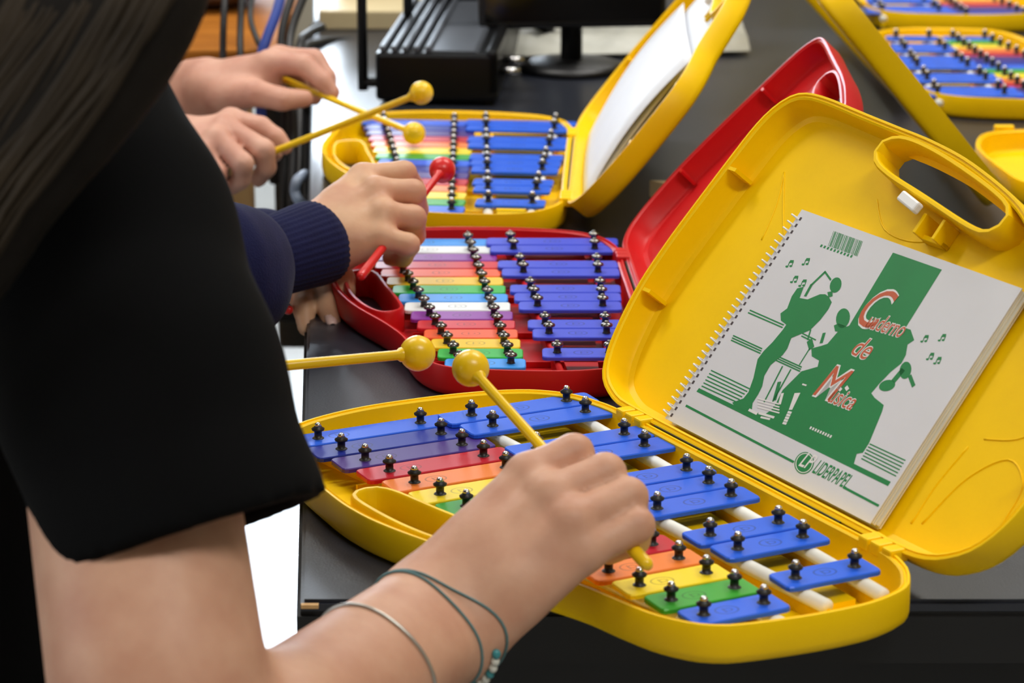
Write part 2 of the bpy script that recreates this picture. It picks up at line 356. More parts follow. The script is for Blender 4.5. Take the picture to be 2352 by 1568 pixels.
def glockenspiel(name, X, Y, phi, sc, lay, case_mat, nat, sharp, lid_deg, label, group, rods=True, ush=1.0, chrome=False, far=False):
    root = empty(name, (X * S, Y * S, TZ), phi); tag(root, label, 'glockenspiel', group)
    us = S * sc
    def L(u, v, z): return Vector((u, -v, z))
    st = lambda u: u * ush if u > 0 else u
    out = [(st(u), v) for u, v in OUT]
    shell('case_base', [(u, -v) for u, v in out], [(u, -v) for u, v in HOLE], lambda x, y, z: Vector((x, y, z)), sc, case_mat, root)
    uh = 5.0 * ush
    # ---- lid, hinged along the straight side
    skew = .045
    hingef = Matrix.Translation(Vector((uh, -7.4, DEP)) * us) @ Matrix.Rotation(math.atan(skew), 4, 'Z') @ Matrix.Rotation(-math.radians(lid_deg), 4, 'Y')
    lid = shell('lid', [(x, -y) for x, y in LOUT], [(x, -y) for x, y in LHOLE], lambda x, y, z: Vector((x, y, z - DEP)), sc, case_mat, root, True)
    lid.matrix_local = hingef
    # locating ribs on the inner side wall and raised lines of the moulding
    for x, y in ((3.05, -7.78), (6.9, -7.55), (3.2, 8.05), (5.5, 7.35)):
        sgn = 1 if y < 0 else -1
        box_obj('moulded_rib', Vector((x - .05, -y - (.32 if sgn > 0 else 0), -.7)) * us, Vector((x + .05, -y + (0 if sgn > 0 else .32), -.04)) * us, case_mat, lid)
    for pts in ([(7.5, -6.4), (6.2, -5.2), (5.4, -4.2)], [(7.5, -6.4), (6.6, -5.9), (5.6, -5.6)], [(7.6, -2.5), (6.95, -1.6), (6.9, -.4), (7.3, .6)],
                [(.9, 5.2), (2.2, 5.6), (3.0, 6.4), (2.6, 7.2), (1.6, 7.3)], [(3.2, 5.4), (3.5, 6.3), (4.1, 6.8), (4.4, 6.2)], [(.8, 4.9), (1.8, 4.9), (2.9, 5.1)]):
        tube('embossed_line', [Vector((x, -y, -.775)) * us for x, y in catmull(pts, 5, False)], .022 * us, case_mat, lid, 6)
    # latch at the hand-hole of the lid
    lt = box_obj('latch_clip', Vector((-.14, -.4, -.08)) * us, Vector((.14, .4, .14)) * us, WHITEP, lid, .05 * us); lt.location = Vector((7.55, .35, -.02)) * us
    lt.rotation_euler = (0, 0, -.22)
    bm = bmesh.new()
    for lo, hi in (((6.95, -.85, -.78), (7.08, -.02, -.5)), ((6.95, -.85, -.78), (7.5, -.74, -.22)), ((6.95, -.13, -.78), (7.5, -.02, -.22))): add_box(bm, Vector(lo) * us, Vector(hi) * us, .02 * us)
    bm_obj('latch_bracket', bm, case_mat, lid)
    # ---- hinges
    for v0 in (1.95, 12.2):
        uh0 = (4.7 + (v0 - 2) * .045) * ush
        bm = bmesh.new()
        for k in range(3): add_box(bm, Vector((uh0 - .2 + .02 * k, -(v0 + .42 * k + .36), DEP - .22)) * us, Vector((uh0 + .32, -(v0 + .42 * k), DEP + .1)) * us, .05 * us)
        bm_obj('hinge', bm, case_mat, root)
    box_obj('hinge_gap', Vector((-.035, -3.9, -.03)) * us, Vector((.035, 3.9, .015)) * us, BLACKPL, root).matrix_local = Matrix.Translation(Vector((uh + .0, -7.3, DEP)) * us) @ Matrix.Rotation(math.atan(skew), 4, 'Z')
    # ---- rails with tubes that carry the bars
    rows = [(lay[0], lay[1], 0), (lay[2], lay[3], 0), (lay[4], lay[5], 1), (lay[6], lay[7], 1)]
    for r0, r1, shp in rows:
        zt = .40 if not shp else .52; va, vb = (-.7, 14.75) if not shp else (-.35, 14.45)
        pa, pb = L(r0 + r1 * va, va, zt) * us, L(r0 + r1 * vb, vb, zt) * us
        tube('support_tube', [pa, pb], (.165 if rods else .10) * us, WHITEROD if rods else case_mat, root, 12)
        d = pb - pa; x, y, a = basis(d); w = .09 * us
        bm = bmesh.new()
        q = [pa - Vector((w, 0, 0)), pa + Vector((w, 0, 0)), pb + Vector((w, 0, 0)), pb - Vector((w, 0, 0))]
        hi = [bm.verts.new(v - Vector((0, 0, .05 * us))) for v in q]; lo = [bm.verts.new(Vector((v.x, v.y, .1 * us))) for v in q]
        bm.faces.new(hi)
        for i in range(4): bm.faces.new((lo[i], lo[(i + 1) % 4], hi[(i + 1) % 4], hi[i]))
        bm_obj('rail', bm, case_mat, root)
    for (a0, a1, _), (b0, b1, _), zz in ((rows[2], rows[3], .30), (rows[0], rows[1], .22)):      # raised decks between the tubes
        bm = bmesh.new(); q = [(a0 + a1 * .1 + .3, .1), (b0 + b1 * .1 - .3, .1), (b0 + b1 * 13.9 - .3, 13.9), (a0 + a1 * 13.9 + .3, 13.9)]
        hi = [bm.verts.new(L(u, v, zz) * us) for u, v in q]; lo = [bm.verts.new(L(u, v, .11) * us) for u, v in q]; bm.faces.new(hi)
        for i in range(4): bm.faces.new((lo[i], lo[(i + 1) % 4], hi[(i + 1) % 4], hi[i]))
        bm_obj('inner_deck', bm, case_mat, root)
    for v0 in (2.6, 5.6, 9.6, 12.6):      # cross ribs in the floor of the tray
        ua, ub = rows[0][0] + rows[0][1] * v0 - .6, 4.2 * ush
        box_obj('cross_rib', Vector((ua, -v0 - .05, .1)) * us, Vector((ub, -v0 + .05, .30)) * us, case_mat, root)
    # ---- bars and pegs
    if 'pm' not in glockenspiel.__dict__: glockenspiel.pm = {}
    key = (sc, chrome)
    if key not in glockenspiel.pm:
        def mk(nm, prof, m):
            V, Fc = lathe_data([(r * us, z * us) for r, z in prof], 14)
            o = mesh_obj(nm, V, Fc, m, None, True); me = o.data; bpy.data.objects.remove(o); return me
        if not chrome:
            a = mk('peg', [(0, -.02), (.17, -.02), (.13, .02), (.095, .03), (.095, .2), (.155, .21), (.165, .25), (.1, .29), (.085, .33), (0, .34)], BLACKRUB)
            b = mk('peg_ball', [(0, .27), (.06, .285), (.088, .33), (.075, .37), (.04, .4), (0, .408)], CHROME)
        else:
            a = mk('peg', [(0, -.02), (.15, -.02), (.105, .03), (.1, .2), (.13, .23), (0, .235)], BLACKRUB)
            b = mk('peg_ball', [(0, .2), (.17, .205), (.185, .24), (.165, .285), (.1, .31), (.075, .33), (.06, .37), (0, .385)], DARKCHROME)
        glockenspiel.pm[key] = (a, b)
    pme, bme = glockenspiel.pm[key]
    bars = [(i, lay[0] + lay[1] * i, lay[2] + lay[3] * i, BM[nat[i]], 0) for i in range(15)] + \
           [(i, lay[4] + lay[5] * i, lay[6] + lay[7] * i, BM[sharp], 1) for i in SIDX]
    for i, ul, ur, m, shp in bars:
        sep = ur - ul; mg = .29 * sep; zt = .68 + (.124 if shp else 0); vv = i - (.1385 if shp else 0)
        w = .455; c = .13; th = .11; a, b = -mg, sep + mg
        loop = [(a + c, -w), (b - c, -w), (b - c * .3, -w + c * .3), (b, -w + c), (b, w - c), (b - c * .3, w - c * .3), (b - c, w), (a + c, w), (a + c * .3, w - c * .3), (a, w - c), (a, -w + c), (a + c * .3, -w + c * .3)]
        V, Fc = [], []; n = len(loop); P = np.array(loop)
        for ins, z in ((0, -th), (0, -.025), (.025, 0)): V += [Vector((p[0], p[1], z)) * us for p in offset(P, ins)]
        for r in range(2):
            for k in range(n): Fc.append((r * n + k, r * n + (k + 1) % n, (r + 1) * n + (k + 1) % n, (r + 1) * n + k))
        Fc += [tuple(range(2 * n, 3 * n)), tuple(range(n - 1, -1, -1))]
        bar = mesh_obj('tone_bar', V, Fc, m, root)
        bar.location = L(ul, vv, zt) * us
        bar.rotation_euler = (random.uniform(-.008, .008), 0, random.uniform(-.006, .006))
        bar['mark_x'] = (.55 * us if not (shp or chrome) else sep * .5 * us)
        for k, xx in enumerate((0, sep)):
            p = link(bpy.data.objects.new('peg', pme), bar); p.location = (xx * us, 0, 0)
            if not far: q = link(bpy.data.objects.new('peg_ball', bme), bar); q.location = (xx * us, 0, 0)
            else: q = link(bpy.data.objects.new('peg_ball', bme), bar); q.location = (xx * us, 0, 0)
    return root, lid, hingef
G = 'xylophone-like glockenspiels set out on the table'
front, front_lid, front_hinge = glockenspiel('glockenspiel', -2.2987, 62.7107, .45911, 1, LAY_Y, YEL, NAT_Y, 'blue', 51.0,
    'yellow cased glockenspiel nearest the camera, with the music notebook in its lid', G)
redg, red_lid, red_hinge = glockenspiel('glockenspiel', -1.3931, 81.1202, -.0018, .94, LAY_R, RED, NAT_R, 'royal', 46.5,
    'red cased glockenspiel between two yellow ones, lid open', G, rods=False, ush=1.075, chrome=True)
backg, back_lid, back_hinge = glockenspiel('glockenspiel', -2.2123, 99.4529, -.0897, 1, LAY_Y, YEL, NAT_Y, 'blue', 50.5,
    'yellow cased glockenspiel with loose white papers in its lid, beside the black box', G)
oppg, oppg_lid, _ = glockenspiel('glockenspiel', 21.0726, 104.2049, 3.1174, 1, LAY_Y, YEL, NAT_Y, 'blue', 47.0,
    'yellow cased glockenspiel in the upper right, most bars in view, facing the other way', G)
farg, farg_lid, _ = glockenspiel('glockenspiel', 21.6, 124.6, 3.1174, 1, LAY_Y, YEL, NAT_Y, 'blue', 47.0,
    'yellow cased glockenspiel cut off by the top right corner, furthest from the camera', G)
def empty_case():
    p = ONZ(2262, 296, TZ + DEP * S)
    t = empty('glockenspiel_case', (p.x, p.y, TZ))
    tag(t, 'empty open yellow case at the right edge, its lid seen edge-on behind the notebook lid', 'case')
    o = shell('tray', [(y + 7.2, -x) for x, y in LOUT], [(y + 7.2, -x) for x, y in LHOLE], lambda x, y, zz: Vector((x, y, zz)), 1, YEL, t)
    for k, x in enumerate((.35, 1.55, 2.2)):
        box_obj('hinge_knuckle', Vector((x, -.12, DEP - .2)) * S, Vector((x + (.75 if k != 1 else .45), .18, DEP + .14)) * S, YEL, t, .06 * S)
    lid = shell('lid', [(x, -y) for x, y in LOUT], [(x, -y) for x, y in LHOLE], lambda x, y, z: Vector((x, y, z - DEP)), 1, YEL, t)
    M = Matrix.Translation((21.45 * S, 85.3 * S, TZ)) @ Matrix.Rotation(3.1174, 4, 'Z') @ Matrix.Translation(Vector((5.0, -7.4, DEP)) * S) @ Matrix.Rotation(math.atan(.045), 4, 'Z') @ Matrix.Rotation(-math.radians(50), 4, 'Y')
    bpy.context.view_layer.update(); lid.matrix_local = t.matrix_world.inverted() @ M
empty_case()

# ---------------------------------------------------------------- music notebook leaning in the front lid
bpy.context.view_layer.update()
PAPER = mat('notebook_cover', (214, 214, 218), 0.42, spec=0.4, noise=0.02, nscale=20)
PAGES = mat('page_edges', (222, 216, 196), 0.7, noise=0.03, nscale=40)
GREEN = mat('green_print', (20, 128, 66), 0.45, noise=0.04, nscale=40)
ORANGE = mat('orange_print', (196, 92, 58), 0.45)
PWHITE = mat('white_print', (226, 224, 222), 0.45)
lidM = front.matrix_world @ front_hinge
NBW, NBH, NBT = 8.55 * S, 6.28 * S, .30 * S
# notebook axes: x along the hinge (away from the spiral), y up the lid, z out of the lid
nbM = lidM @ Matrix.Translation(Vector((.33, 4.36, -.70)) * S) @ Matrix(((0, 1, 0, 0), (-1, 0, 0, 0), (0, 0, 1, 0), (0, 0, 0, 1)))
nb = empty('music_notebook'); nb.matrix_world = nbM
tag(nb, 'white spiral music notebook with green musician print, leaning in the yellow lid', 'notebook')
nbMi = nbM.inverted()
box_obj('back_cover', (0, 0, 0), (NBW, NBH, .0008), PAPER, nb)
for k in range(5):
    dx = (.10, .06, .13, .04, .0)[k] * S; dy = (-.0, .02, .03, .0, .01)[k] * S
    box_obj('page_block', (.16 * S, .03 * S + dy, .001 + k * .0011), (NBW + dx, NBH - .04 * S, .0018 + k * .0011), PAGES, nb)
ZC = NBT
def cover_mesh():
    # front cover, slightly lifted along the free edge
    V, Fc = [], []; nx, ny = 24, 4
    for s_, zo in ((0, 0.0), (1, .0006)):
        for i in range(nx + 1):
            for j in range(ny + 1):
                V.append((NBW * i / nx, NBH * j / ny, .0067 + zo))
    def id_(s, i, j): return s * (nx + 1) * (ny + 1) + i * (ny + 1) + j
    for i in range(nx):
        for j in range(ny):
            for s in (0, 1): Fc.append((id_(s, i, j), id_(s, i + 1, j), id_(s, i + 1, j + 1), id_(s, i, j + 1)))
    for i in range(nx):
        for j in (0, ny): Fc.append((id_(0, i, j), id_(0, i + 1, j), id_(1, i + 1, j), id_(1, i, j)))
    for j in range(ny):
        for i in (0, nx): Fc.append((id_(0, i, j), id_(0, i, j + 1), id_(1, i, j + 1), id_(1, i, j)))
    return mesh_obj('front_cover', V, Fc, PAPER, nb)
cover = cover_mesh(); CZ = .0073
nrm = (nbM.to_3x3() @ Vector((0, 0, 1))).normalized(); p0 = nbM @ Vector((0, 0, CZ))
def cov(x, y):
    """crop coordinates of the cover in the photograph -> cover plane coordinates (metres)"""
    v = F3 + R3 * ((1530 + .47818 * x - 1176) / FPX) + U3 * ((784 - (470 + .47832 * y)) / FPX)
    q = nbMi @ (CAMP + v * ((p0 - CAMP).dot(nrm) / v.dot(nrm)))
    return (min(max(q.x, .001), NBW - .001), min(max(q.y, .001), NBH - .001))
def flat(name, polys, m, zo):
    """flat print: a list of polygons on the cover"""
    V, Fc = [], []
    for poly in polys:
        s = len(V); P = [Vector((x, y, 0)) for x, y in poly]; V += [(p.x, p.y, CZ + zo) for p in P]
        for t in tessellate_polygon([P]): Fc.append(tuple(s + i for i in t))
    o = mesh_obj(name, V, Fc, m, nb, fix=False)
    for p in o.data.polygons:
        if p.normal.z < 0: p.flip()
    if len(polys) > 5: o['kind'] = 'stuff'
    return o
def cp(pts, smooth=0): 
    q = [cov(*p) for p in pts]
    return [tuple(p) for p in catmull(q, smooth)] if smooth else q
def strip(a, b, w):
    a, b = Vector(cov(*a)), Vector(cov(*b)); d = (b - a).normalized(); n = Vector((-d.y, d.x)) * (w * S / 2)
    return [tuple(a + n), tuple(b + n), tuple(b - n), tuple(a - n)]
def ell(c, rx, ry, tilt=0, n=18):
    out = []
    for k in range(n):
        t = 2 * math.pi * k / n; x, y = rx * math.cos(t), ry * math.sin(t)
        out.append((c[0] + x * math.cos(tilt) - y * math.sin(tilt), c[1] + x * math.sin(tilt) + y * math.cos(tilt)))
    return cp(out)
flat('printed_piano_silhouette', [cp([(1090, 230), (1325, 312), (1150, 592), (1175, 600), (1192, 650), (1160, 672), (1152, 722), (1130, 762), (1080, 802), (1022, 862), (986, 905), (1002, 927), (1046, 962), (1038, 992), (975, 1145), (946, 1190),
     (916, 1196), (902, 1245), (912, 1258), (330, 966), (420, 990), (470, 1010), (505, 985), (530, 950), (560, 890), (600, 850), (650, 800), (728, 778), (735, 748), (700, 728), (698, 690), (745, 678), (775, 668), (830, 604), (880, 580)])], GREEN, .00010)
flat('printed_player_head', [ell((850, 545), 33, 48, .2), cp([(828, 570), (868, 585), (850, 612), (812, 608), (806, 580)])], GREEN, .00012)
flat('printed_saxophonist', [cp([(765, 430), (782, 442), (796, 468), (780, 502), (742, 552), (692, 602), (602, 640), (582, 692), (560, 722), (502, 770), (472, 822), (462, 872), (442, 912), (416, 952), (412, 990), (378, 990), (328, 966), (318, 950), (372, 930),
     (396, 900), (420, 832), (440, 742), (470, 702), (512, 660), (560, 602), (578, 576), (552, 556), (550, 522), (582, 498), (604, 440), (630, 402), (662, 394), (642, 448), (680, 455), (740, 430)]),
     ell((815, 386), 27, 38, .35), cp([(775, 420), (800, 415), (800, 440), (780, 445)])], GREEN, .00014)
flat('printed_saxophone_neck', [strip((668, 440), (700, 382), .09), strip((698, 386), (765, 322), .07), strip((762, 320), (792, 362), .05)], GREEN, .00015)
flat('printed_trumpeter', [ell((1150, 795), 28, 42, .2), ell((1062, 868), 40, 26, -.3), strip((1170, 820), (1190, 872), .1), strip((1090, 850), (1140, 790), .16)], GREEN, .00012)
flat('printed_hand_lines', [strip((695, 600), (680, 650), .05), strip((688, 650), (700, 690), .16), strip((745, 665), (760, 615), .1), strip((640, 770), (690, 690), .04), strip((560, 775), (470, 950), .05), strip((600, 790), (510, 950), .05), strip((545, 850), (520, 940), .12)], GREEN, .00012)
flat('printed_floor_band', [cp([(158, 880), (1080, 1330), (1066, 1351), (146, 897)])], GREEN, .00008)
st = [strip((402, 506), (566, 578), .035), strip((394, 518), (560, 590), .035), strip((655, 618), (720, 650), .035), strip((650, 630), (705, 656), .035)]
st += [strip((322 - 5 * k, 628 + 11 * k), (462 - 4 * k, 692 + 11 * k), .035) for k in range(3)] + [strip((528 - 3 * k, 724 + 10 * k), (652 - 4 * k, 780 + 10 * k), .035) for k in range(3)]
st += [strip((216 - 9 * k, 795 + 15 * k), (402 - 12 * k, 884 + 13 * k), .032) for k in range(6)]
st += [strip((978 - 8 * k, 1148 + 14 * k), (1150 - 9 * k, 1228 + 15 * k), .03) for k in range(6)]
flat('printed_staff_lines', st, GREEN, .00009)
flat('printed_rule_line', [strip((95, 964), (614, 1236), .06), strip((852, 1356), (1022, 1446), .06)], GREEN, .00009)
flat('printed_stool_highlights', [cp([(618, 905), (646, 903), (606, 985), (590, 985)])] + [strip((585 - 6 * k, 995 + 13 * k), (603 - 6 * k, 1000 + 13 * k), .06) for k in range(5)] +
     [strip((440, 930 + 14 * k), (545, 958 + 14 * k), .035) for k in range(4)] + [strip((398, 984), (438, 1004), .07), strip((445, 1000), (520, 1022), .06), strip((455, 1020), (500, 1030), .05), strip((560, 905), (545, 960), .09), strip((655, 862), (675, 868), .04)], PWHITE, .00018)
nt_ = []
for x, y in ((590, 285), (668, 275), (612, 360), (652, 378), (1238, 645), (1322, 640), (1265, 730), (1300, 750)):
    nt_ += [ell((x - 10, y + 12), 7, 5), ell((x + 9, y + 10), 7, 5), strip((x - 4, y + 10), (x + 4, y - 12), .03), strip((x + 14, y + 8), (x + 22, y - 12), .03), strip((x + 4, y - 12), (x + 22, y - 12), .08)]
flat('printed_music_notes', nt_, GREEN, .00010)
bars_ = []; random.seed(3); x = 0.0
while x < 1.0:
    w = random.choice((.012, .02, .03)); 
    x0, x1 = x, min(1.0, x + w)
    f = lambda t, e: (805 + 140 * t - 27 * e, 126 + 50 * t + 72 * e)
    bars_.append(cp([f(x0, 0), f(x1, 0), f(x1, 1), f(x0, 1)])); x += w + random.choice((.012, .018, .03))
bars_ += [strip((742 + 16 * k, 196 + 5.6 * k), (750 + 16 * k, 199 + 5.6 * k), .07) for k in range(10)]
flat('printed_barcode', bars_, GREEN, .00009)
flat('printed_small_line', [strip((692 + 12 * k, 1070 + 5.2 * k), (699 + 12 * k, 1073 + 5.2 * k), .07) for k in range(9)] , PWHITE, .0002)
def text(name, body, a, b, height, m, zo, shear=.25, fat=0.0, squeeze=True):
    """flat lettering along the line a -> b (crop coordinates of its base line)"""
    a, b = Vector(cov(*a)), Vector(cov(*b))
    cu = bpy.data.curves.new(name, 'FONT'); cu.body = body; cu.shear = shear; cu.offset = fat; cu.size = 1.0; cu.resolution_u = 4
    o = bpy.data.objects.new(name, cu); C.objects.link(o)
    dg = bpy.context.evaluated_depsgraph_get(); me = bpy.data.meshes.new_from_object(o.evaluated_get(dg))
    bpy.data.objects.remove(o)
    xs = [v.co.x for v in me.vertices]; x0, x1 = min(xs), max(xs); d = b - a; ang = math.atan2(d.y, d.x); sx = d.length / (x1 - x0)
    for v in me.vertices:
        p = Vector(((v.co.x - x0) * sx, v.co.y * height * S))
        v.co = (a.x + p.x * math.cos(ang) - p.y * math.sin(ang), a.y + p.x * math.sin(ang) + p.y * math.cos(ang), CZ + zo)
    me.materials.clear(); me.materials.append(m)
    return link(bpy.data.objects.new(name, me), nb)
for nm, body, a, b, h in (('printed_title', 'uaderno', (955, 588), (1128, 640), .62), ('printed_title_capital', 'C', (905, 570), (1018, 606), 1.5), ('printed_title', 'de', (885, 716), (962, 748), .75), ('printed_title', 'usica', (775, 945), (888, 988), .62), ('printed_title_capital', 'M', (705, 912), (815, 950), 1.25)):
    text(nm + '_edge', body, a, b, h, PWHITE, .00022, .3, .035); text(nm, body, a, b, h, ORANGE, .00028, .3, .0)
flat('printed_accent', [strip((828, 876), (842, 892), .09), strip((865, 874), (874, 890), .09)], PWHITE, .00028)
flat('printed_logo_disc', [ell((664, 1240), 46, 54, .35, 28)], GREEN, .00012)
text('printed_logo_letters', 'LP', (636, 1252), (694, 1274), .55, PWHITE, .0002, .3, .01)
flat('printed_logo_ring', [ell((664, 1240), 41, 49, .35, 28)], PWHITE, .00014); flat('printed_logo_core', [ell((664, 1240), 37, 45, .35, 28)], GREEN, .00016)
text('printed_maker_name', 'LIDERPAPEL', (700, 1284), (862, 1364), .50, GREEN, .0001, .25, .012)
# spiral: one continuous white wire along the left edge
pts = []
turns = 31
for k in range(turns * 14 + 1):
    t = 2 * math.pi * k / 14
    pts.append((-.06 * S + math.cos(t) * .17 * S, .1 * S + (NBH - .2 * S) * k / (turns * 14), .0038 + math.sin(t) * .0062))
tube('spiral_binding', pts, .0006, WHITEP, nb, 5)
flat('binding_holes', [[(.17 * S - .0009, .1 * S + (NBH - .2 * S) * (k + .25) / turns - .0011), (.17 * S + .0009, .1 * S + (NBH - .2 * S) * (k + .25) / turns - .0011), (.17 * S + .0009, .1 * S + (NBH - .2 * S) * (k + .25) / turns + .0011), (.17 * S - .0009, .1 * S + (NBH - .2 * S) * (k + .25) / turns + .0011)] for k in range(turns)], mat('binding_hole_dark', (70, 60, 62), .8), .00012)

# ---------------------------------------------------------------- loose papers in the lid behind
LOOSE = mat('white_paper', (232, 236, 244), 0.6, noise=0.02)
backM = backg.matrix_world @ back_hinge
def paper(w0, w1, y0, y1, zb, curl, label, skew=0.0):
    V, Fc = [], []; nx, ny = 16, 6
    for s in (0, 1):
        for i in range(nx + 1):
            for j in range(ny + 1):
                a, b = i / nx, j / ny
                w = w0 + (w1 - w0) * a; y = y0 + (y1 - y0) * b + skew * a
                z = zb + curl * (math.sin(a * math.pi * .9) * .55 + .45 * a * (1 - .5 * b)) + .1 * math.sin(b * 3.0)
                V.append(Vector((w, -y, z + s * .012)) * S)
    def id_(s, i, j): return s * (nx + 1) * (ny + 1) + i * (ny + 1) + j
    for i in range(nx):
        for j in range(ny):
            for s in (0, 1): Fc.append((id_(s, i, j), id_(s, i + 1, j), id_(s, i + 1, j + 1), id_(s, i, j + 1)))
    for i in range(nx):
        for j in (0, ny): Fc.append((id_(0, i, j), id_(0, i + 1, j), id_(1, i + 1, j), id_(1, i, j)))
    for j in range(ny):
        for i in (0, nx): Fc.append((id_(0, i, j), id_(0, i, j + 1), id_(1, i, j + 1), id_(1, i, j)))
    o = mesh_obj('sheet_of_paper', V, Fc, LOOSE, None, True); o.matrix_world = backM
    return tag(o, label, 'paper', 'loose papers in the open lid')
paper(.35, 7.9, -5.2, 4.6, -.74, .14, 'white paper at the back of the bundle, flat against the yellow lid', -1.6)
paper(.35, 7.2, -4.9, 5.2, -.62, .36, 'white paper in the middle of the bundle in the yellow lid', -1.2)
paper(.3, 6.2, -5.1, 5.9, -.48, .62, 'frontmost curled white paper of the bundle in the yellow lid', -.9)

# ---------------------------------------------------------------- mallets
def mallet(head, butt, m, label, rh=.0101, rs=.0031, ext=0.0):
    """ball-headed beater from the butt point to the centre of the ball"""
    h, b = Vector(head), Vector(butt); d = h - b; Ln = d.length
    t = empty('mallet', b); t.rotation_mode = 'QUATERNION'; t.rotation_quaternion = d.to_track_quat('Z', 'Y')
    tag(t, label, 'mallet', 'glockenspiel mallets')
    V, Fc = lathe_data([(0, 0), (rs * .75, .0006), (rs * 1.08, .003), (rs * 1.1, .012), (rs * .98, .04), (rs * .9, Ln - rh * 1.2), (rs * 1.3, Ln - rh * 1.05), (rs * 1.35, Ln - rh * .6), (0, Ln - rh * .5)], 14)
    mesh_obj('handle', V, Fc, m, t, True)
    prof = [(rh * math.sin(math.pi * k / 14), Ln - rh * math.cos(math.pi * k / 14)) for k in range(15)]
    prof[0] = (0, prof[0][1]); prof[-1] = (0, prof[-1][1])
    V, Fc = lathe_data(prof, 24); mesh_obj('ball_head', V, Fc, m, t, True)
    return t
M_FR = (PX(1081, 845, 1.292), PX(1492, 1303, 1.165))
M_FL = (PX(959, 811, 1.345), PX(310, 871, 1.285))
M_RR = (PX(1016, 390, 1.815), PX(826, 638, 1.660))
M_RL = (PX(600, 690, 1.83), PX(664, 712, 1.69))
M_BL = (PX(951, 306, 2.13), PX(650, 182, 2.235))
M_BR = (PX(968, 213, 2.06), PX(560, 376, 2.10))
mallet(*M_FR, YELM, 'yellow mallet held in the front bare right hand with bracelets')
mallet(*M_FL, YELM, 'yellow mallet reaching out from behind the black sleeve towards the red case')
mallet(*M_RR, REDM, 'red mallet gripped in the fist with the navy cuff')
mallet(*M_RL, REDM, 'red mallet whose tip just shows between the navy sleeve and resting fingers')
mallet(*M_BL, YELM, 'yellow mallet pointing down onto the far glockenspiel, lower of the crossing pair')
mallet(*M_BR, YELM, 'yellow mallet pointing upwards, upper of the crossing pair')

# ---------------------------------------------------------------- things behind, on the table
DEVICE = mat('black_metal', (26, 27, 30), 0.32, metal=0.6, spec=0.5, noise=0.1)
DEVTOP = mat('dark_grey_metal_top', (98, 103, 112), 0.42, metal=0.5, noise=0.06)
def receiver():
    z0 = TZ
    a = ONZ(862, 243, z0); b = ONZ(1143, 243, z0); wd = b.x - a.x; dp = .33; ht = .088 * 1.0
    ht = .052
    t = empty('radio_receiver', ((a.x + b.x) / 2, a.y, z0)); t.rotation_euler = (0, 0, math.radians(-4))
    tag(t, 'black metal box with ribbed top and two aerials behind the far glockenspiel', 'receiver')
    w = wd / 2
    box_obj('housing', (-w, 0, .004), (w, dp, ht), DEVICE, t, .004)
    box_obj('top_plate', (-w * .12, .006, ht), (w * .62, dp - .01, ht + .002), DEVTOP, t, .0008)
    for k in range(5):
        x = -w + .004 + k * .0112
        box_obj('cooling_rib', (x, .004, ht), (x + .0058, dp - .006, ht + .006), DEVTOP, t, .0015)
    # slanted bright flank
    bm = bmesh.new(); vs = [bm.verts.new(p) for p in ((w * .62, .004, ht + .002), (w * .78, .004, ht - .004), (w * .78, dp - .03, ht - .004), (w * .62, dp - .03, ht + .002), (w * .62, .004, ht - .01), (w * .78, .004, ht - .012), (w * .78, dp - .03, ht - .012), (w * .62, dp - .03, ht - .01))]
    for f in ((0, 1, 2, 3), (0, 1, 5, 4), (1, 2, 6, 5), (2, 3, 7, 6), (3, 0, 4, 7), (4, 5, 6, 7)): bm.faces.new([vs[i] for i in f])
    bm_obj('slanted_flank', bm, DEVTOP, t)
    box_obj('side_block', (w * .8, .0, .01), (w, dp * .55, ht + .004), DEVICE, t, .004)
    for x, y in ((-w - .014, .015), (-w + .012, .19)):
        ar = tube('aerial', [(x, y, .012 if x < -w else ht), (x, y, .30)], [.0052, .0044], BLACKPL, t, 12)
        tube('aerial_joint', [(x, y, .02 if x < -w else ht - .004), (x + .022, y, .02 if x < -w else ht - .004)], .005, BLACKPL, ar, 10)
    for y in (.03, .09): tube('jack_socket', [(w, y, .03), (w + .02, y, .03)], .004, CHROME, t, 10)
    for x in (-w + .012, w - .012):
        for y in (.02, dp - .02): V, Fc = lathe_data([(0, 0), (.006, 0), (.006, .004), (0, .004)], 10, Matrix.Translation((x, y, 0))); mesh_obj('rubber_foot', V, Fc, BLACKRUB, t)
receiver()
def screen(px, py, label, tilt, x0, x1, lo):
    p = ONZ(px, py, TZ); t = empty('monitor', p, tilt); tag(t, label, 'monitor', 'monitors on round feet')
    V, Fc = lathe_data([(0, 0), (.052, 0), (.054, .003), (.053, .007), (.046, .010), (.014, .013), (0, .013)], 40); mesh_obj('round_foot', V, Fc, BLACKPL, t, True)
    tube('post', [(0, 0, .01), (0, 0, lo + .1)], .0115, BLACKPL, t, 16)
    box_obj('screen_housing', (x0, -.034, lo), (x1, -.012, lo + .17), BLACKPL, t, .006)
    box_obj('screen_glass', (x0 + .006, -.0352, lo + .008), (x1 - .006, -.0342, lo + .162), mat('dark_glass', (10, 10, 12), .1), t)
screen(1312, 162, 'black monitor on a round foot, the nearer of two', math.radians(6), -.10, .095, .050)
screen(1250, 104, 'black monitor on a round foot, half hidden behind the other', math.radians(-4), -.125, .03, .046)
BOARD = mat('cream_board', (222, 204, 160), .5, noise=.03)
p = ONZ(965, 62, TZ); o = box_obj('cream_board', (-.115, -.02, .0), (.10, .10, .022), BOARD, None, .002); o.location = p; tag(o, 'cream coloured board lying flat behind the black receiver', 'board')
p = ONZ(950, 22, TZ); t = empty('carton', p); tag(t, 'small grey white carton with red and green print at the top edge', 'carton')
box_obj('body', (-.09, 0, 0), (.07, .08, .12), mat('carton_white', (206, 208, 208), .6), t, .002)
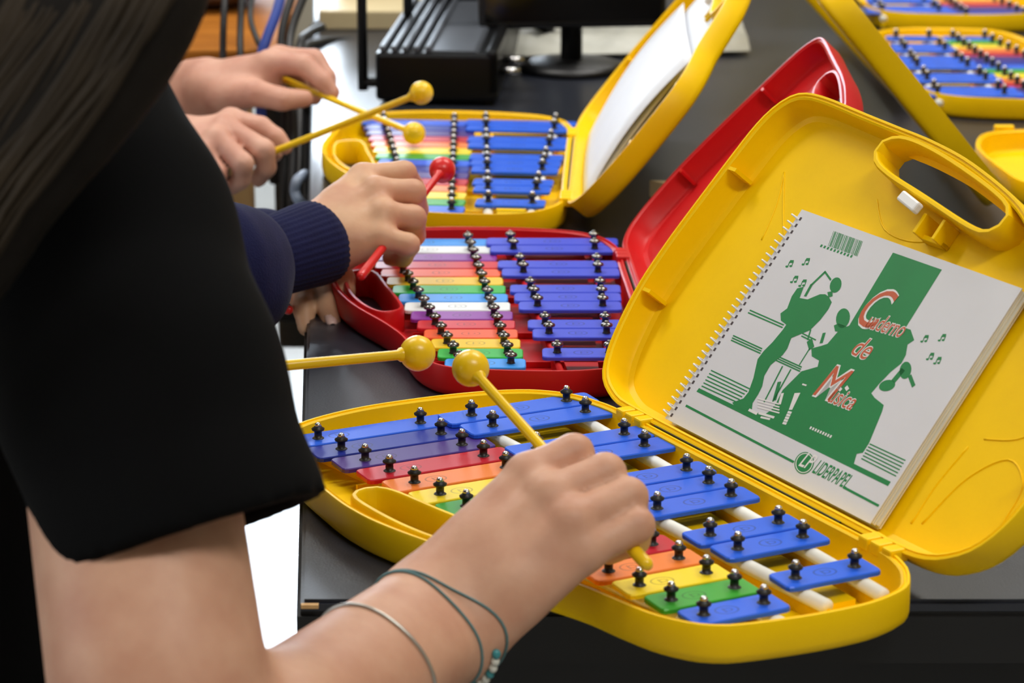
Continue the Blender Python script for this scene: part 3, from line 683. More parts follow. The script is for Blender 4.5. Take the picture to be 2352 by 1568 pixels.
box_obj('red_patch', (.018, -.0012, .002), (.05, -.0002, .04), mat('carton_red', (206, 70, 66), .6), t); box_obj('green_patch', (.01, -.0012, .044), (.055, -.0002, .09), mat('carton_green', (120, 180, 70), .6), t)
SHEETG = mat('clear_plastic_sheet', (196, 196, 186), .25, spec=.6, noise=.12, nscale=30, bump=.6, bscale=60)
def crumpled():
    p = ONZ(1440, 96, TZ); V, Fc = [], []; nx, ny = 18, 10; rnd = random.Random(5)
    for s in (0, 1):
        rr = random.Random(9)
        for i in range(nx + 1):
            for j in range(ny + 1):
                a, b = i / nx - .5, j / ny - .5; h = .004 + .018 * max(0, 1 - 4 * b * b) * (0.5 + .5 * rr.random())
                V.append((a * .26, b * .2 + .03 * a, h + s * .0012))
    def id_(s, i, j): return s * (nx + 1) * (ny + 1) + i * (ny + 1) + j
    for i in range(nx):
        for j in range(ny):
            for s in (0, 1): Fc.append((id_(s, i, j), id_(s, i + 1, j), id_(s, i + 1, j + 1), id_(s, i, j + 1)))
    o = mesh_obj('plastic_sleeve', V, Fc, SHEETG, None, True); o.location = p; tag(o, 'crumpled pale plastic sleeve lying beside the monitors', 'plastic sleeve')
crumpled()
p = ONZ(1530, 446, TZ + .002); bm = bmesh.new()
vs = [bm.verts.new(v) for v in ((-.014, 0, -.002), (.02, .006, -.002), (.02, -.02, -.002), (-.014, 0, .012), (.02, .006, .010), (.02, -.02, .010))]
for f in ((0, 2, 1), (3, 4, 5), (0, 1, 4, 3), (1, 2, 5, 4), (2, 0, 3, 5)): bm.faces.new([vs[i] for i in f])
o = bm_obj('folded_card', bm, BOARD); o.location = p; tag(o, 'tiny scrap of folded beige card on the table behind the red lid', 'card')

# ---------------------------------------------------------------- desk and cables left of the table
def desk():
    t = empty('wooden_desk', (-.66, 2.78, 0)); tag(t, 'pale wooden desk with an orange top, left of the long table', 'desk')
    def b(n, lo, hi, m, bev=.003):
        o = Vector((-.66, 2.78, 0)); return box_obj(n, Vector(lo) - o, Vector(hi) - o, m, t, bev)
    b('front_panel', (-1.25, 2.60, .30), (-.262, 2.62, .772), WOODL)
    b('desk_top', (-1.27, 2.58, .773), (-.235, 3.26, .790), WOODO)
    for x in (-1.22, -.75):
        for y in (2.64, 3.2): b('leg', (x - .02, y - .02, 0), (x + .02, y + .02, .7725), WOODL)
desk()
fl_ = bmesh.new(); add_box(fl_, (-.45, -.09, 0), (.40, .09, .20), .045)
o = bm_obj('equipment_bag', fl_, mat('brown_grey_fabric', (58, 48, 42), .9, col2=(112, 88, 70), nscale=12)); o.location = (-.66, 2.87, 0.791); tag(o, 'dark brown padded bag on the desk at the top left', 'bag')
CABLE = mat('black_cable', (30, 30, 32), .45); BCABLE = mat('blue_cable', (46, 72, 160), .4); GCABLE = mat('grey_blue_cable', (150, 166, 190), .4); 
def cable(pts, r, m, label, grp='hanging cables behind the hands'):
    P = [tuple(p) for p in catmull([tuple(PX(*q)) for q in pts], 6, False)]
    V, Fc = tube_data(P, r, 8); o = mesh_obj('cable', V, Fc, m, None, True); return tag(o, label, 'cable', grp)
cable([(520, -60, 2.35), (514, 40, 2.33), (512, 130, 2.33), (516, 260, 2.33), (520, 420, 2.33)], .0034, CABLE, 'black cable, leftmost of those hanging above the hands')
cable([(560, -60, 2.37), (552, 60, 2.35), (553, 150, 2.33), (560, 300, 2.33), (556, 420, 2.33)], .0034, CABLE, 'black cable, second from the left above the hands')
cable([(592, -80, 2.43), (575, 30, 2.41), (590, 90, 2.39), (610, 130, 2.38), (640, 260, 2.33)], .003, CABLE, 'thin black cable bending right just left of the blue cable')
cable([(660, -80, 2.33), (638, 20, 2.31), (612, 90, 2.30), (598, 150, 2.30), (600, 300, 2.31)], .0052, BCABLE, 'blue cable slanting down above the upper hand')
cable([(690, -60, 2.33), (655, 40, 2.31), (645, 120, 2.30), (655, 260, 2.29), (650, 420, 2.27), (655, 560, 2.25)], .0040, CABLE, 'black cable hanging just right of the blue cable')
cable([(720, -60, 2.33), (672, 60, 2.31), (665, 140, 2.29), (672, 300, 2.25), (668, 480, 2.23), (672, 640, 2.23)], .0042, CABLE, 'black cable hanging nearest the table edge')
cable([(740, 62, 2.55), (708, 78, 2.5), (690, 100, 2.46), (684, 180, 2.44), (690, 330, 2.4), (686, 470, 2.36), (690, 600, 2.36)], .0046, CABLE, 'black cable running off the table edge beside the receiver')
cable([(835, 96, 2.72), (770, 92, 2.7), (725, 100, 2.66), (700, 112, 2.62), (694, 180, 2.6), (702, 320, 2.5), (700, 520, 2.4)], .0050, CABLE, 'thick black cable arching over the table edge')
cable([(850, 60, 2.8), (790, 40, 2.8), (735, 52, 2.76), (712, 80, 2.7), (706, 200, 2.64), (708, 420, 2.5)], .0034, CABLE, 'thin black cable looping at the top of the table edge')
cable([(700, 400, 2.18), (682, 415, 2.15), (677, 440, 2.15), (690, 465, 2.15), (716, 480, 2.17)], .0048, GCABLE, 'short pale blue cable curling beside the fist')
p = PX(655, 300, 2.55)
t = empty('power_strip', (p.x, p.y, 0)); tag(t, 'dark upright power strip with plugs fixed to the left edge of the table', 'power strip')
box_obj('strip_body', (-.012, -.012, .44), (.03, .02, .735), BLACKPL, t, .003)
for k, z in enumerate((.70, .64, .57, .49)): box_obj('plug', (-.026 + .01 * (k % 2), -.035, z - .015), (.012 + .01 * (k % 2), -.0125, z + .015), DEVICE if k % 2 else BLACKPL, t, .004)
# ---------------------------------------------------------------- people: bodies grown as one continuous surface from a distance field
class Field:
    """distance field on a grid; tapered limbs are blended smoothly and meshed with surface nets"""
    def __init__(s, lo, hi, h):
        s.h = h; s.lo = np.array(lo, np.float32); s.n = np.ceil((np.array(hi) - np.array(lo)) / h).astype(int) + 1
        s.D = np.full(s.n, 0.05, np.float32)
    def sub(s, lo, hi):
        a = np.clip(np.floor((np.array(lo) - s.lo) / s.h).astype(int), 0, s.n - 1); b = np.clip(np.ceil((np.array(hi) - s.lo) / s.h).astype(int) + 1, 1, s.n)
        sl = tuple(slice(i, j) for i, j in zip(a, b))
        g = [s.lo[k] + s.h * np.arange(a[k], b[k], dtype=np.float32) for k in range(3)]
        return sl, g[0][:, None, None], g[1][None, :, None], g[2][None, None, :]
    @staticmethod
    def smin(a, b, k):
        if k <= 0: return np.minimum(a, b)
        h = np.clip(0.5 + 0.5 * (a - b) / k, 0, 1)
        return a * (1 - h) + b * h - k * h * (1 - h)
    def cone(s, a, b, r1, r2, k=.006, D=None, flat=None):
        """tapered capsule; flat = (direction, factor): squash along that direction"""
        D = s.D if D is None else D
        a = np.array(a, np.float32); b = np.array(b, np.float32); m = max(r1, r2) + k + 3 * s.h
        if flat is not None: m *= 1.0
        sl, X, Y, Z = s.sub(np.minimum(a, b) - m, np.maximum(a, b) + m)
        if 0 in [q.stop - q.start for q in sl]: return
        d = b - a; L2 = float(d @ d) + 1e-12
        px, py, pz = X - a[0], Y - a[1], Z - a[2]
        t = np.clip((px * d[0] + py * d[1] + pz * d[2]) / L2, 0, 1)
        qx, qy, qz = px - t * d[0], py - t * d[1], pz - t * d[2]
        q2 = qx * qx + qy * qy + qz * qz
        if flat is not None:
            f = np.array(flat[0], np.float32); f /= np.linalg.norm(f); w = qx * f[0] + qy * f[1] + qz * f[2]
            q2 = q2 + w * w * (flat[1] ** 2 - 1)
        v = np.sqrt(q2) - (r1 + (r2 - r1) * t)
        D[sl] = s.smin(D[sl], v, k)
    def ell(s, c, r, R=None, k=.01, D=None):
        D = s.D if D is None else D
        c = np.array(c, np.float32); r = np.array(r, np.float32); m = float(r.max()) + k + 3 * s.h
        sl, X, Y, Z = s.sub(c - m, c + m)
        p = [X - c[0], Y - c[1], Z - c[2]]
        if R is not None:
            R = np.array(R, np.float32); p = [p[0] * R[0][i] + p[1] * R[1][i] + p[2] * R[2][i] for i in range(3)]
        e = np.sqrt((p[0] / r[0]) ** 2 + (p[1] / r[1]) ** 2 + (p[2] / r[2]) ** 2); v = (e - 1) * float(r.min())
        D[sl] = s.smin(D[sl], v, k)
    def cut_plane(s, p, n):
        """remove the half space on the side n points to"""
        n = np.array(n, np.float32); n /= np.linalg.norm(n); sl, X, Y, Z = s.sub(s.lo, s.lo + s.n * s.h)
        v = (X - p[0]) * n[0] + (Y - p[1]) * n[1] + (Z - p[2]) * n[2]
        s.D = np.maximum(s.D, v)
    def mesh(s, name, m, parent=None, smooth_iter=1):
        D = s.D; D[0], D[-1] = .05, .05; D[:, 0], D[:, -1] = .05, .05; D[:, :, 0], D[:, :, -1] = .05, .05
        ins = D < 0; n = s.n - 1
        cnt = np.zeros(n, np.int8)
        for i in (0, 1):
            for j in (0, 1):
                for k in (0, 1): cnt += ins[i:i + n[0], j:j + n[1], k:k + n[2]]
        cells = np.argwhere((cnt > 0) & (cnt < 8)); idx = np.full(n, -1, np.int64); idx[tuple(cells.T)] = np.arange(len(cells))
        acc = np.zeros((len(cells), 3)); num = np.zeros(len(cells))
        crn = [(i, j, k) for i in (0, 1) for j in (0, 1) for k in (0, 1)]
        for a in crn:
            for ax in range(3):
                if a[ax]: continue
                b = list(a); b[ax] = 1
                va = D[cells[:, 0] + a[0], cells[:, 1] + a[1], cells[:, 2] + a[2]].astype(float); vb = D[cells[:, 0] + b[0], cells[:, 1] + b[1], cells[:, 2] + b[2]].astype(float)
                x = (va < 0) != (vb < 0); t = np.where(x, va / np.where(x, va - vb, 1), 0)
                pos = np.tile(np.array(a, float), (len(cells), 1)); pos[:, ax] = t
                acc[x] += pos[x]; num[x] += 1
        V = (cells + acc / num[:, None]) * s.h + s.lo
        Fc = []
        for ax in range(3):
            o1, o2 = [(1, 2), (2, 0), (0, 1)][ax]
            sh = list(s.n); sh[ax] -= 1
            A = ins[tuple(slice(0, sh[q]) if q == ax else slice(None) for q in range(3))]; B = ins[tuple(slice(1, None) if q == ax else slice(None) for q in range(3))]
            E = np.argwhere(A != B); E = E[(E[:, o1] > 0) & (E[:, o2] > 0) & (E[:, o1] < n[o1]) & (E[:, o2] < n[o2])]
            def cell(d1, d2):
                q = E.copy(); q[:, o1] -= d1; q[:, o2] -= d2; return idx[tuple(q.T)]
            quad = np.stack([cell(1, 1), cell(0, 1), cell(0, 0), cell(1, 0)], 1)
            fl = ~A[tuple(E.T)]
            quad[fl] = quad[fl][:, ::-1]
            Fc.append(quad)
        Fc = np.concatenate(Fc); Fc = Fc[(Fc >= 0).all(1)]
        for _ in range(smooth_iter):       # light fairing
            sm = np.zeros_like(V); c = np.zeros(len(V))
            for a, b in ((0, 1), (1, 2), (2, 3), (3, 0)):
                np.add.at(sm, Fc[:, a], V[Fc[:, b]]); np.add.at(c, Fc[:, a], 1); np.add.at(sm, Fc[:, b], V[Fc[:, a]]); np.add.at(c, Fc[:, b], 1)
            V = V * .55 + (sm / np.maximum(c, 1)[:, None]) * .45
        me = bpy.data.meshes.new(name); me.vertices.add(len(V)); me.vertices.foreach_set('co', V.ravel().astype(np.float32))
        me.loops.add(len(Fc) * 4); me.loops.foreach_set('vertex_index', Fc.ravel().astype(np.int32)); me.polygons.add(len(Fc)); me.polygons.foreach_set('loop_start', np.arange(0, len(Fc) * 4, 4, dtype=np.int32))
        me.update(calc_edges=True); me.validate(); me.polygons.foreach_set('use_smooth', [True] * len(me.polygons))
        if m: me.materials.append(m)
        return link(bpy.data.objects.new(name, me), parent)

def skin_mat(name, col, col2):
    m = mat(name, col, .5, spec=.35, col2=col2, nscale=38, sss=.12, bump=.12, bscale=260); return m
SKIN1 = skin_mat('skin_front', (210, 164, 136), (192, 140, 114)); SKIN2 = skin_mat('skin_middle', (214, 172, 136), (198, 146, 116)); SKIN3 = skin_mat('skin_far', (216, 168, 146), (198, 142, 122))
BLACKT = mat('black_jersey', (9, 9, 10), .95, spec=.1, sheen=.0, bump=.3, bscale=900)
NAVY = mat('navy_sweatshirt', (19, 23, 62), .9, spec=.15, sheen=.06, noise=.12, nscale=60, bump=.4, bscale=700)
WHITET = mat('white_knit', (214, 208, 202), .9, bump=.5, bscale=500)
TROUS = mat('dark_trousers', (22, 23, 28), .9)
HAIRD = mat('dark_brown_hair', (22, 18, 14), .75, spec=.15, noise=.4, nscale=30); HAIRL = mat('brown_hair_strand', (44, 36, 26), .7, spec=.2, noise=.3, nscale=30)

def finger(fl, joints, radii, G):
    """one finger, its own chain, into the finger field G"""
    T = np.full_like(G, .05)
    for (a, b), (r1, r2) in zip(zip(joints, joints[1:]), zip(radii, radii[1:])): fl.cone(a, b, r1, r2, .0025, T)
    G[:] = Field.smin(G, T, .0006)
def hand(fl, wrist, mcps, fingers, thumb, wv, rw=.0155, sc=1.0):
    """palm blended from wrist to knuckles, then five separate fingers; wv = vector across the wrist"""
    wv = Vector(wv).normalized(); W = Vector(wrist)
    n = len(mcps)
    for i, mcp in enumerate(mcps):
        w = W + wv * ((i / (n - 1)) - .5) * -.030 * sc
        fl.cone(w, mcp, rw * sc, .0100 * sc, .009)
    fl.cone((Vector(mcps[0]) + W) / 2, (Vector(mcps[-1]) + W) / 2, .0125 * sc, .0125 * sc, .012)
    for a, b in zip(mcps, mcps[1:]): fl.cone(a, b, .0090 * sc, .0090 * sc, .005)
    G = np.full_like(fl.D, .05)
    R = ((.0103, .0098, .0086, .0070), (.0105, .0100, .0088, .0072), (.0101, .0096, .0084, .0069), (.0092, .0086, .0074, .0062))
    for mcp, ch, r in zip(mcps, fingers, R): finger(fl, [mcp] + list(ch), [q * sc for q in r], G)
    finger(fl, thumb, [q * sc for q in (.0145, .0122, .0105, .0080)], G)
    fl.D = Field.smin(fl.D, G, .0045)
def arm(fl, wrist, elbow, shoulder, wv, sc=1.0, ru=(.035, .040)):
    wv = Vector(wv).normalized() * .0105 * sc; W, E_, Sh = Vector(wrist), Vector(elbow), Vector(shoulder)
    fl.cone(W + wv, E_, .0205 * sc, .033 * sc, .012); fl.cone(W - wv, E_, .0205 * sc, .033 * sc, .012)
    mid = W.lerp(E_, .68); fl.cone(mid, W.lerp(E_, .9), .035 * sc, .036 * sc, .012)
    fl.cone(E_, Sh, ru[0], ru[1], .012)
def bounds(pts, m):
    P = np.array([tuple(p) for p in pts]); return P.min(0) - m, P.max(0) + m
def head(fl, c, fwd):
    """skull, jaw, nose, lips, brow and ears; eyes at half the head height"""
    c = Vector(c); f = Vector(fwd).normalized(); sd = f.cross(Vector((0, 0, 1))).normalized(); up = sd.cross(f)
    R = [[f[i], sd[i], up[i]] for i in range(3)]
    at = lambda a, b, z: c + f * a + sd * b + up * z
    fl.ell(at(-.008, 0, .03), (.088, .070, .078), R, .012); fl.ell(at(.022, 0, -.032), (.062, .054, .070), R, .02); fl.cone(at(.045, 0, -.085), at(.055, 0, -.088), .022, .020, .02)
    fl.cone(at(.080, 0, .012), at(.098, 0, -.022), .006, .010, .008)
    for s in (-1, 1):
        fl.cone(at(.074, .012 * s, .022), at(.062, .045 * s, .022), .008, .008, .008); fl.ell(at(-.004, .070 * s, -.004), (.018, .008, .028), R, .004)
        fl.ell(at(.068, .030 * s, .002), (.012, .014, .010), R, .004); fl.ell(at(.056, .034 * s, -.028), (.018, .018, .02), R, .014)
    fl.cone(at(.078, -.018, -.048), at(.078, .018, -.048), .006, .006, .004); fl.cone(at(.075, -.015, -.059), at(.075, .015, -.059), .007, .007, .004)

# ---- first person: black T-shirt, bare right arm with bracelets
def P3(l): return [PX(*q) for q in l]
W1 = PX(1010, 1425, 1.165); E1 = PX(400, 1840, 1.01); SH1 = PX(200, 340, 1.11)
mc1 = P3([(1212, 1092, 1.195), (1262, 1142, 1.180), (1310, 1200, 1.170), (1338, 1266, 1.168)])
fg1 = [P3([(1318, 1042, 1.204), (1318, 1105, 1.232), (1262, 1145, 1.232)]), P3([(1390, 1088, 1.192), (1402, 1150, 1.222), (1335, 1195, 1.226)]),
       P3([(1442, 1142, 1.184), (1452, 1198, 1.212), (1385, 1240, 1.216)]), P3([(1462, 1206, 1.176), (1458, 1238, 1.200), (1400, 1268, 1.208)])]
th1 = P3([(1062, 1318, 1.200), (1128, 1195, 1.222), (1196, 1110, 1.226), (1252, 1062, 1.226)])
wv1 = PX(1140, 1340, 1.19) - PX(985, 1300, 1.19)
wv1 = PX(1090, 1510, 1.165) - PX(930, 1340, 1.17)
lo, hi = bounds([W1, E1, SH1] + mc1 + th1 + sum(fg1, []), .06)
hc1 = Vector((SH1.x - .07, SH1.y + .13, SH1.z + .255)); nk1 = Vector((SH1.x - .115, SH1.y + .145, SH1.z + .06))
sf1 = Vector((SH1.x - .20, SH1.y + .28, SH1.z)); w1b = PX(165, 890, 1.335); e1b = w1b + Vector((-.17, .06, -.10))
lo = np.minimum(lo, np.array([hc1.x - .13, 0.9, .60])); hi = np.maximum(hi, np.array([hc1.x + .13, sf1.y + .12, hc1.z + .14]))
fl = Field(lo, hi, .0021)
arm(fl, W1, E1, SH1, wv1, 1.02, (.042, .036)); fl.cone(E1.lerp(SH1, .2), E1.lerp(SH1, .55), .0425, .0425, .02)
hand(fl, W1, mc1, fg1, th1, wv1 * -1, .0165, 1.04)
# torso, neck, head, other arm with its hand
fl.cone(SH1 + Vector((-.03, .04, 0)), sf1, .034, .045, .03); fl.cone(nk1 - Vector((0, 0, .10)), nk1 - Vector((0, 0, .36)), .085, .08, .04, flat=((1, 0, 0), 1.25)); fl.cone(nk1 - Vector((0, 0, .04)), hc1 - Vector((0, 0, .06)), .042, .04, .02)
head(fl, hc1, (1, .5, -.2))
wvb = Vector((0, .6, .8)); arm(fl, w1b, e1b, sf1, wvb, .98)
mb = M_FL[1]; dirb = (M_FL[0] - M_FL[1]).normalized(); side = Vector((0, .75, -.66)).normalized()
hc = w1b + Vector((.055, .0, .0))
mcb = [w1b + Vector((.072, .018 - .017 * k, .012 - .004 * k)) for k in range(4)]
fgb = [[m + Vector((.030, 0, -.012)), m + Vector((.026, -.002, -.034)), m + Vector((.004, -.002, -.038))] for m in mcb]
thb = [w1b + Vector((.015, .028, -.008)), w1b + Vector((.045, .036, -.014)), w1b + Vector((.072, .030, -.016)), w1b + Vector((.094, .022, -.014))]
hand(fl, w1b, mcb, fgb, thb, Vector((0, -1, .2)), .0165, 1.0)
person1 = fl.mesh('person', SKIN1); del fl
tag(person1, 'person in a black T-shirt at the left, bare forearm and hand over the front glockenspiel', 'person')
# T-shirt: torso and wide open sleeves
HEM = PX(432, 1236, 1.05)
lo, hi = bounds([SH1, sf1, e1b, HEM, nk1, PX(60, 200, 1.1)], .16); lo[2] = .50
fl = Field(lo, hi, .004)
p_hem1, p_hem2, p_hem3 = PX(110, 1338, 1.005), PX(756, 1138, 1.05), PX(618, 1212, 1.135)
nh = (p_hem2 - p_hem1).cross(p_hem3 - p_hem1).normalized()
if nh.z > 0: nh = -nh
ext = HEM + nh * .06
k1, k2, k3, k4 = PX(70, 330, 1.13), PX(190, 560, 1.10), PX(318, 880, 1.065), HEM
R1, R2, R3_, R4 = RPX(350, 1.12), RPX(346, 1.10), RPX(326, 1.065), RPX(322, 1.05)
for a, ra, b, rb in ((k1, R1, k2, R2), (k2, R2, k3, R3_), (k3, R3_, k4, R4), (k4, R4, ext, R4)): fl.cone(a, b, ra, rb, .012)
fl.cut_plane(HEM, nh)
# hollow the sleeve
I = np.full_like(fl.D, .05)
fl.cone(k3.lerp(k4, .45), k4, R3_ - .009, R4 - .009, .0, I); fl.cone(k4, ext + nh * .05, R4 - .009, R4 - .009, .0, I)
fl.D = np.maximum(fl.D, -I)
body = np.full_like(fl.D, .05)
fl.cone(nk1 - Vector((.0, 0, .05)), nk1 - Vector((.01, 0, .46)), .105, .108, .03, body, flat=((1, 0, 0), 1.2))
fl.cone(SH1 + Vector((-.05, .05, .0)), sf1 + Vector((-.01, -.02, -.005)), .06, .058, .03, body)
fl.cone(sf1, sf1.lerp(e1b, .62), .062, .060, .02, body)
fl.cone(nk1 - Vector((.0, 0, .0)), nk1 - Vector((0, 0, .06)), .052, .075, .02, body)
fl.D = Field.smin(fl.D, body, .02)
shirt1 = fl.mesh('t_shirt', BLACKT, person1, 2); del fl
def trousers(nm, x, y, zt, parent):
    f2 = Field((x - .16, y - .24, -.01), (x + .2, y + .24, zt + .08), .006)
    f2.cone((x, y - .05, zt), (x, y + .05, zt), .10, .10, .03)
    for s in (-1, 1):
        f2.cone((x, y + .075 * s, zt - .02), (x + .01, y + .085 * s, .38), .078, .058, .02); f2.cone((x + .01, y + .085 * s, .38), (x - .01, y + .085 * s, .07), .058, .046, .02)
        f2.cone((x - .02, y + .085 * s, .035), (x + .11, y + .09 * s, .030), .038, .030, .015)
    return f2.mesh(nm, TROUS, parent)
trousers('trousers', nk1.x - .01, nk1.y, .56, person1)
# bracelets: a blue-green cord with beads and a thin chain, round the wrist
CORD = mat('teal_cord', (86, 122, 124), .6); CHAIN = mat('silver_chain', (190, 188, 180), .3, metal=.8); BEADP = mat('pearl_bead', (216, 216, 206), .3); BEADT = mat('teal_bead', (60, 140, 146), .3)
ax1 = (E1 - W1).normalized()
from mathutils.bvhtree import BVHTree
_bm = bmesh.new(); _bm.from_mesh(person1.data); BV1 = BVHTree.FromBMesh(_bm); _bm.free()
def wrist_loop(t0, tilt, lift, n=56):
    """closed loop lying on the skin round the forearm, tilted along the arm"""
    c0 = W1.lerp(E1, t0); wn = Vector(wv1).normalized(); wn = (wn - ax1 * wn.dot(ax1)).normalized(); un_ = ax1.cross(wn); out = []
    for k in range(n + 1):
        th = 2 * math.pi * k / n; d = wn * math.cos(th) + un_ * math.sin(th); c = c0 + ax1 * (tilt * math.cos(th))
        hit = BV1.ray_cast(c + d * .07, -d, .07)[0]
        out.append((hit if hit is not None else c + d * .03) + d * lift)
    return out
def bracelet(t0, tilt, r, m, nm, lift=.0006):
    V, Fc = tube_data(wrist_loop(t0, tilt, lift), r, 6, False); return mesh_obj(nm, V, Fc, m, person1, True)
b1 = bracelet(.02, -.010, .0007, CORD, 'cord_bracelet'); b1['label'] = 'thin blue green cord bracelet with beads'
bracelet(.06, -.002, .0007, CORD, 'cord_bracelet')
b3 = bracelet(.27, -.004, .0010, CHAIN, 'chain_bracelet'); b3['label'] = 'fine silver coloured chain bracelet'
loop = wrist_loop(.03, -.004, .0016, 56); vis = max(range(56), key=lambda i: (loop[i] - W1).dot(PX(1075, 1540, 1.15) - W1))
for k in range(8):
    c = loop[(vis + k - 4) % 56]; prof = [(.0022 * math.sin(math.pi * q / 8), -.0026 * math.cos(math.pi * q / 8)) for q in range(9)]; prof[0] = (0, -.0026); prof[-1] = (0, .0026)
    V, Fc = lathe_data(prof, 10, Matrix.Translation(c)); mesh_obj('bead', V, Fc, (BEADP, BEADT)[k % 3 == 1], b1, True)
# hair falling over the near shoulder
def hair1():
    rnd = random.Random(11)
    edge = [(-520, 470), (-300, 455), (-120, 430), (0, 392), (110, 322), (230, 236), (350, 140), (470, 50), (600, -20), (760, -90), (900, -140)]
    ys = [e[0] for e in edge]; xs = [e[1] for e in edge]
    def path(a, d0, wob):
        out = []
        for y in np.linspace(-520, 640 + 260 * a, 15):
            x = np.interp(y, ys, xs) - a * 470 + 16 * math.sin(y / 130 + wob) ; t = (y + 520) / 1200
            dd = d0 + .10 * max(0, .42 - t) - .012 * math.sin(min(1, t) * math.pi)
            out.append(PX(x, y, dd))
        return out
    fl = Field(*bounds(path(0, .93, 0) + path(1, 1.0, 0) + [hc1, hc1 + Vector((0, 0, .12))], .09), .005)
    for a in np.linspace(.06, 1, 9):
        p = path(a, .985 + .02 * a, a * 3)
        for q, r in zip(p, p[1:]): fl.cone(q, r, .017, .016, .012)
    fl.ell(hc1 + Vector((-.018, 0, .035)), (.098, .086, .092), None, .02); fl.ell(hc1 + Vector((-.05, 0, -.03)), (.065, .086, .10), None, .03)
    p = path(.5, 1.0, 0); fl.cone(hc1 + Vector((-.03, -.05, .02)), p[0], .05, .045, .04)
    base = fl.mesh('hair', HAIRD, person1, 2)
    V, Fc = [], []
    for k in range(230):
        a = rnd.random(); p = path(a, .985 - .017 + .02 * a - .006 * rnd.random(), rnd.uniform(0, 6)); s = len(V)
        rr = rnd.uniform(.0008, .0022); v, f = tube_data(p, [rr] * (len(p) - 3) + [rr * .8, rr * .5, rr * .15], 5)
        V += v; Fc += [tuple(s + i for i in q) for q in f]
    o = mesh_obj('hair_strands', V, Fc, HAIRL, person1, True, fix=False); o['kind'] = 'stuff'
hair1()

# ---- second person: navy sweatshirt, right fist with red mallet, left fingers resting on the table edge
W2 = PX(745, 548, 1.715); E2 = PX(330, 740, 1.60); SH2 = PX(-250, 80, 1.62)
mc2 = P3([(832, 408, 1.752), (866, 440, 1.730), (880, 492, 1.714), (874, 545, 1.706)])
fg2 = [P3([(928, 398, 1.762), (948, 428, 1.792), (905, 446, 1.80)]), P3([(948, 442, 1.738), (958, 480, 1.770), (912, 500, 1.782)]),
       P3([(950, 500, 1.722), (952, 540, 1.752), (905, 552, 1.764)]), P3([(938, 562, 1.706), (926, 590, 1.730), (895, 592, 1.742)])]
th2 = P3([(770, 470, 1.748), (815, 430, 1.785), (870, 430, 1.808), (915, 438, 1.815)])
wv2 = PX(775, 620, 1.705) - PX(715, 470, 1.73)
W2b = PX(640, 596, 1.80); SH2b = SH2 + Vector((0, .33, 0)); E2b = PX(200, 640, 1.86)
# the resting hand points down to the table: fingertips touch its edge
mc2b = P3([(752, 628, 1.74), (735, 615, 1.765), (712, 610, 1.78), (690, 612, 1.79)])
fg2b = [P3([(786, 640, 1.735), (790, 668, 1.728), (775, 690, 1.722)]), P3([(742, 650, 1.735), (754, 706, 1.712), (763, 744, 1.700)]),
        P3([(704, 648, 1.735), (697, 705, 1.712), (704, 752, 1.706)]), P3([(676, 640, 1.76), (670, 668, 1.75), (682, 690, 1.745)])]
th2b = P3([(672, 600, 1.775), (680, 640, 1.75), (690, 672, 1.742), (700, 690, 1.738)])
hc2 = SH2 + Vector((0, .165, .24)); nk2 = SH2 + Vector((-.02, .165, .04))
lo, hi = bounds([W2, E2, SH2, W2b, E2b, SH2b] + mc2 + th2 + sum(fg2, []) + mc2b + sum(fg2b, []) + [hc2 + Vector((0, 0, .08)), hc2 + Vector((-.07, 0, 0))], .06)
fl = Field(lo, hi, .0026)
arm(fl, W2, E2, SH2, wv2, .80); hand(fl, W2, mc2, fg2, th2, wv2 * -1, .0160, .96)
arm(fl, W2b, E2b, SH2b, (0, 1, .3), .9); hand(fl, W2b, mc2b, fg2b, th2b, (0, 1, .3), .0150, .95)
fl.cone(SH2, SH2b, .05, .05, .03); fl.cone(nk2 - Vector((0, 0, .04)), hc2 - Vector((0, 0, .06)), .042, .04, .02); head(fl, hc2, (1, .1, -.3))
person2 = fl.mesh('person', SKIN2); del fl
tag(person2, 'person in a navy sweatshirt, fist with a red mallet above the red glockenspiel', 'person')
# nail of the resting finger
def nail(c, along, nrm_, w, l, parent, m):
    a = Vector(along).normalized(); n_ = Vector(nrm_); n_ = (n_ - a * n_.dot(a)).normalized(); b = n_.cross(a); V, Fc = [], []
    for i in range(7):
        for j in range(5):
            u = i / 6 * 2 - 1; v = j / 4 * 2 - 1; ww = w * (1 - .25 * max(0, u) ** 2)
            V.append(Vector(c) + a * (u * l) + b * (v * ww) + n_ * (.0008 - .45 * w * v * v - .0006 * u * u))
    for i in range(6):
        for j in range(4): Fc.append((i * 5 + j, (i + 1) * 5 + j, (i + 1) * 5 + j + 1, i * 5 + j + 1))
    o = mesh_obj('fingernail', V, Fc, m, parent, True)
    s = o.modifiers.new('s', 'SOLIDIFY'); s.thickness = .0006
    return o
NAIL = mat('fingernail', (232, 196, 186), .25, spec=.6)
tip, dip = fg2b[1][2], fg2b[1][1]; nd = (tip - dip).normalized(); view = (CAMP - tip).normalized(); nn_ = (view - nd * view.dot(nd)).normalized()
nail(tip + nn_ * .0062 + nd * .0005 + Vector((.0006, 0, 0)), nd, nn_ + Vector((.25, 0, 0)), .0046, .0058, person2, NAIL)
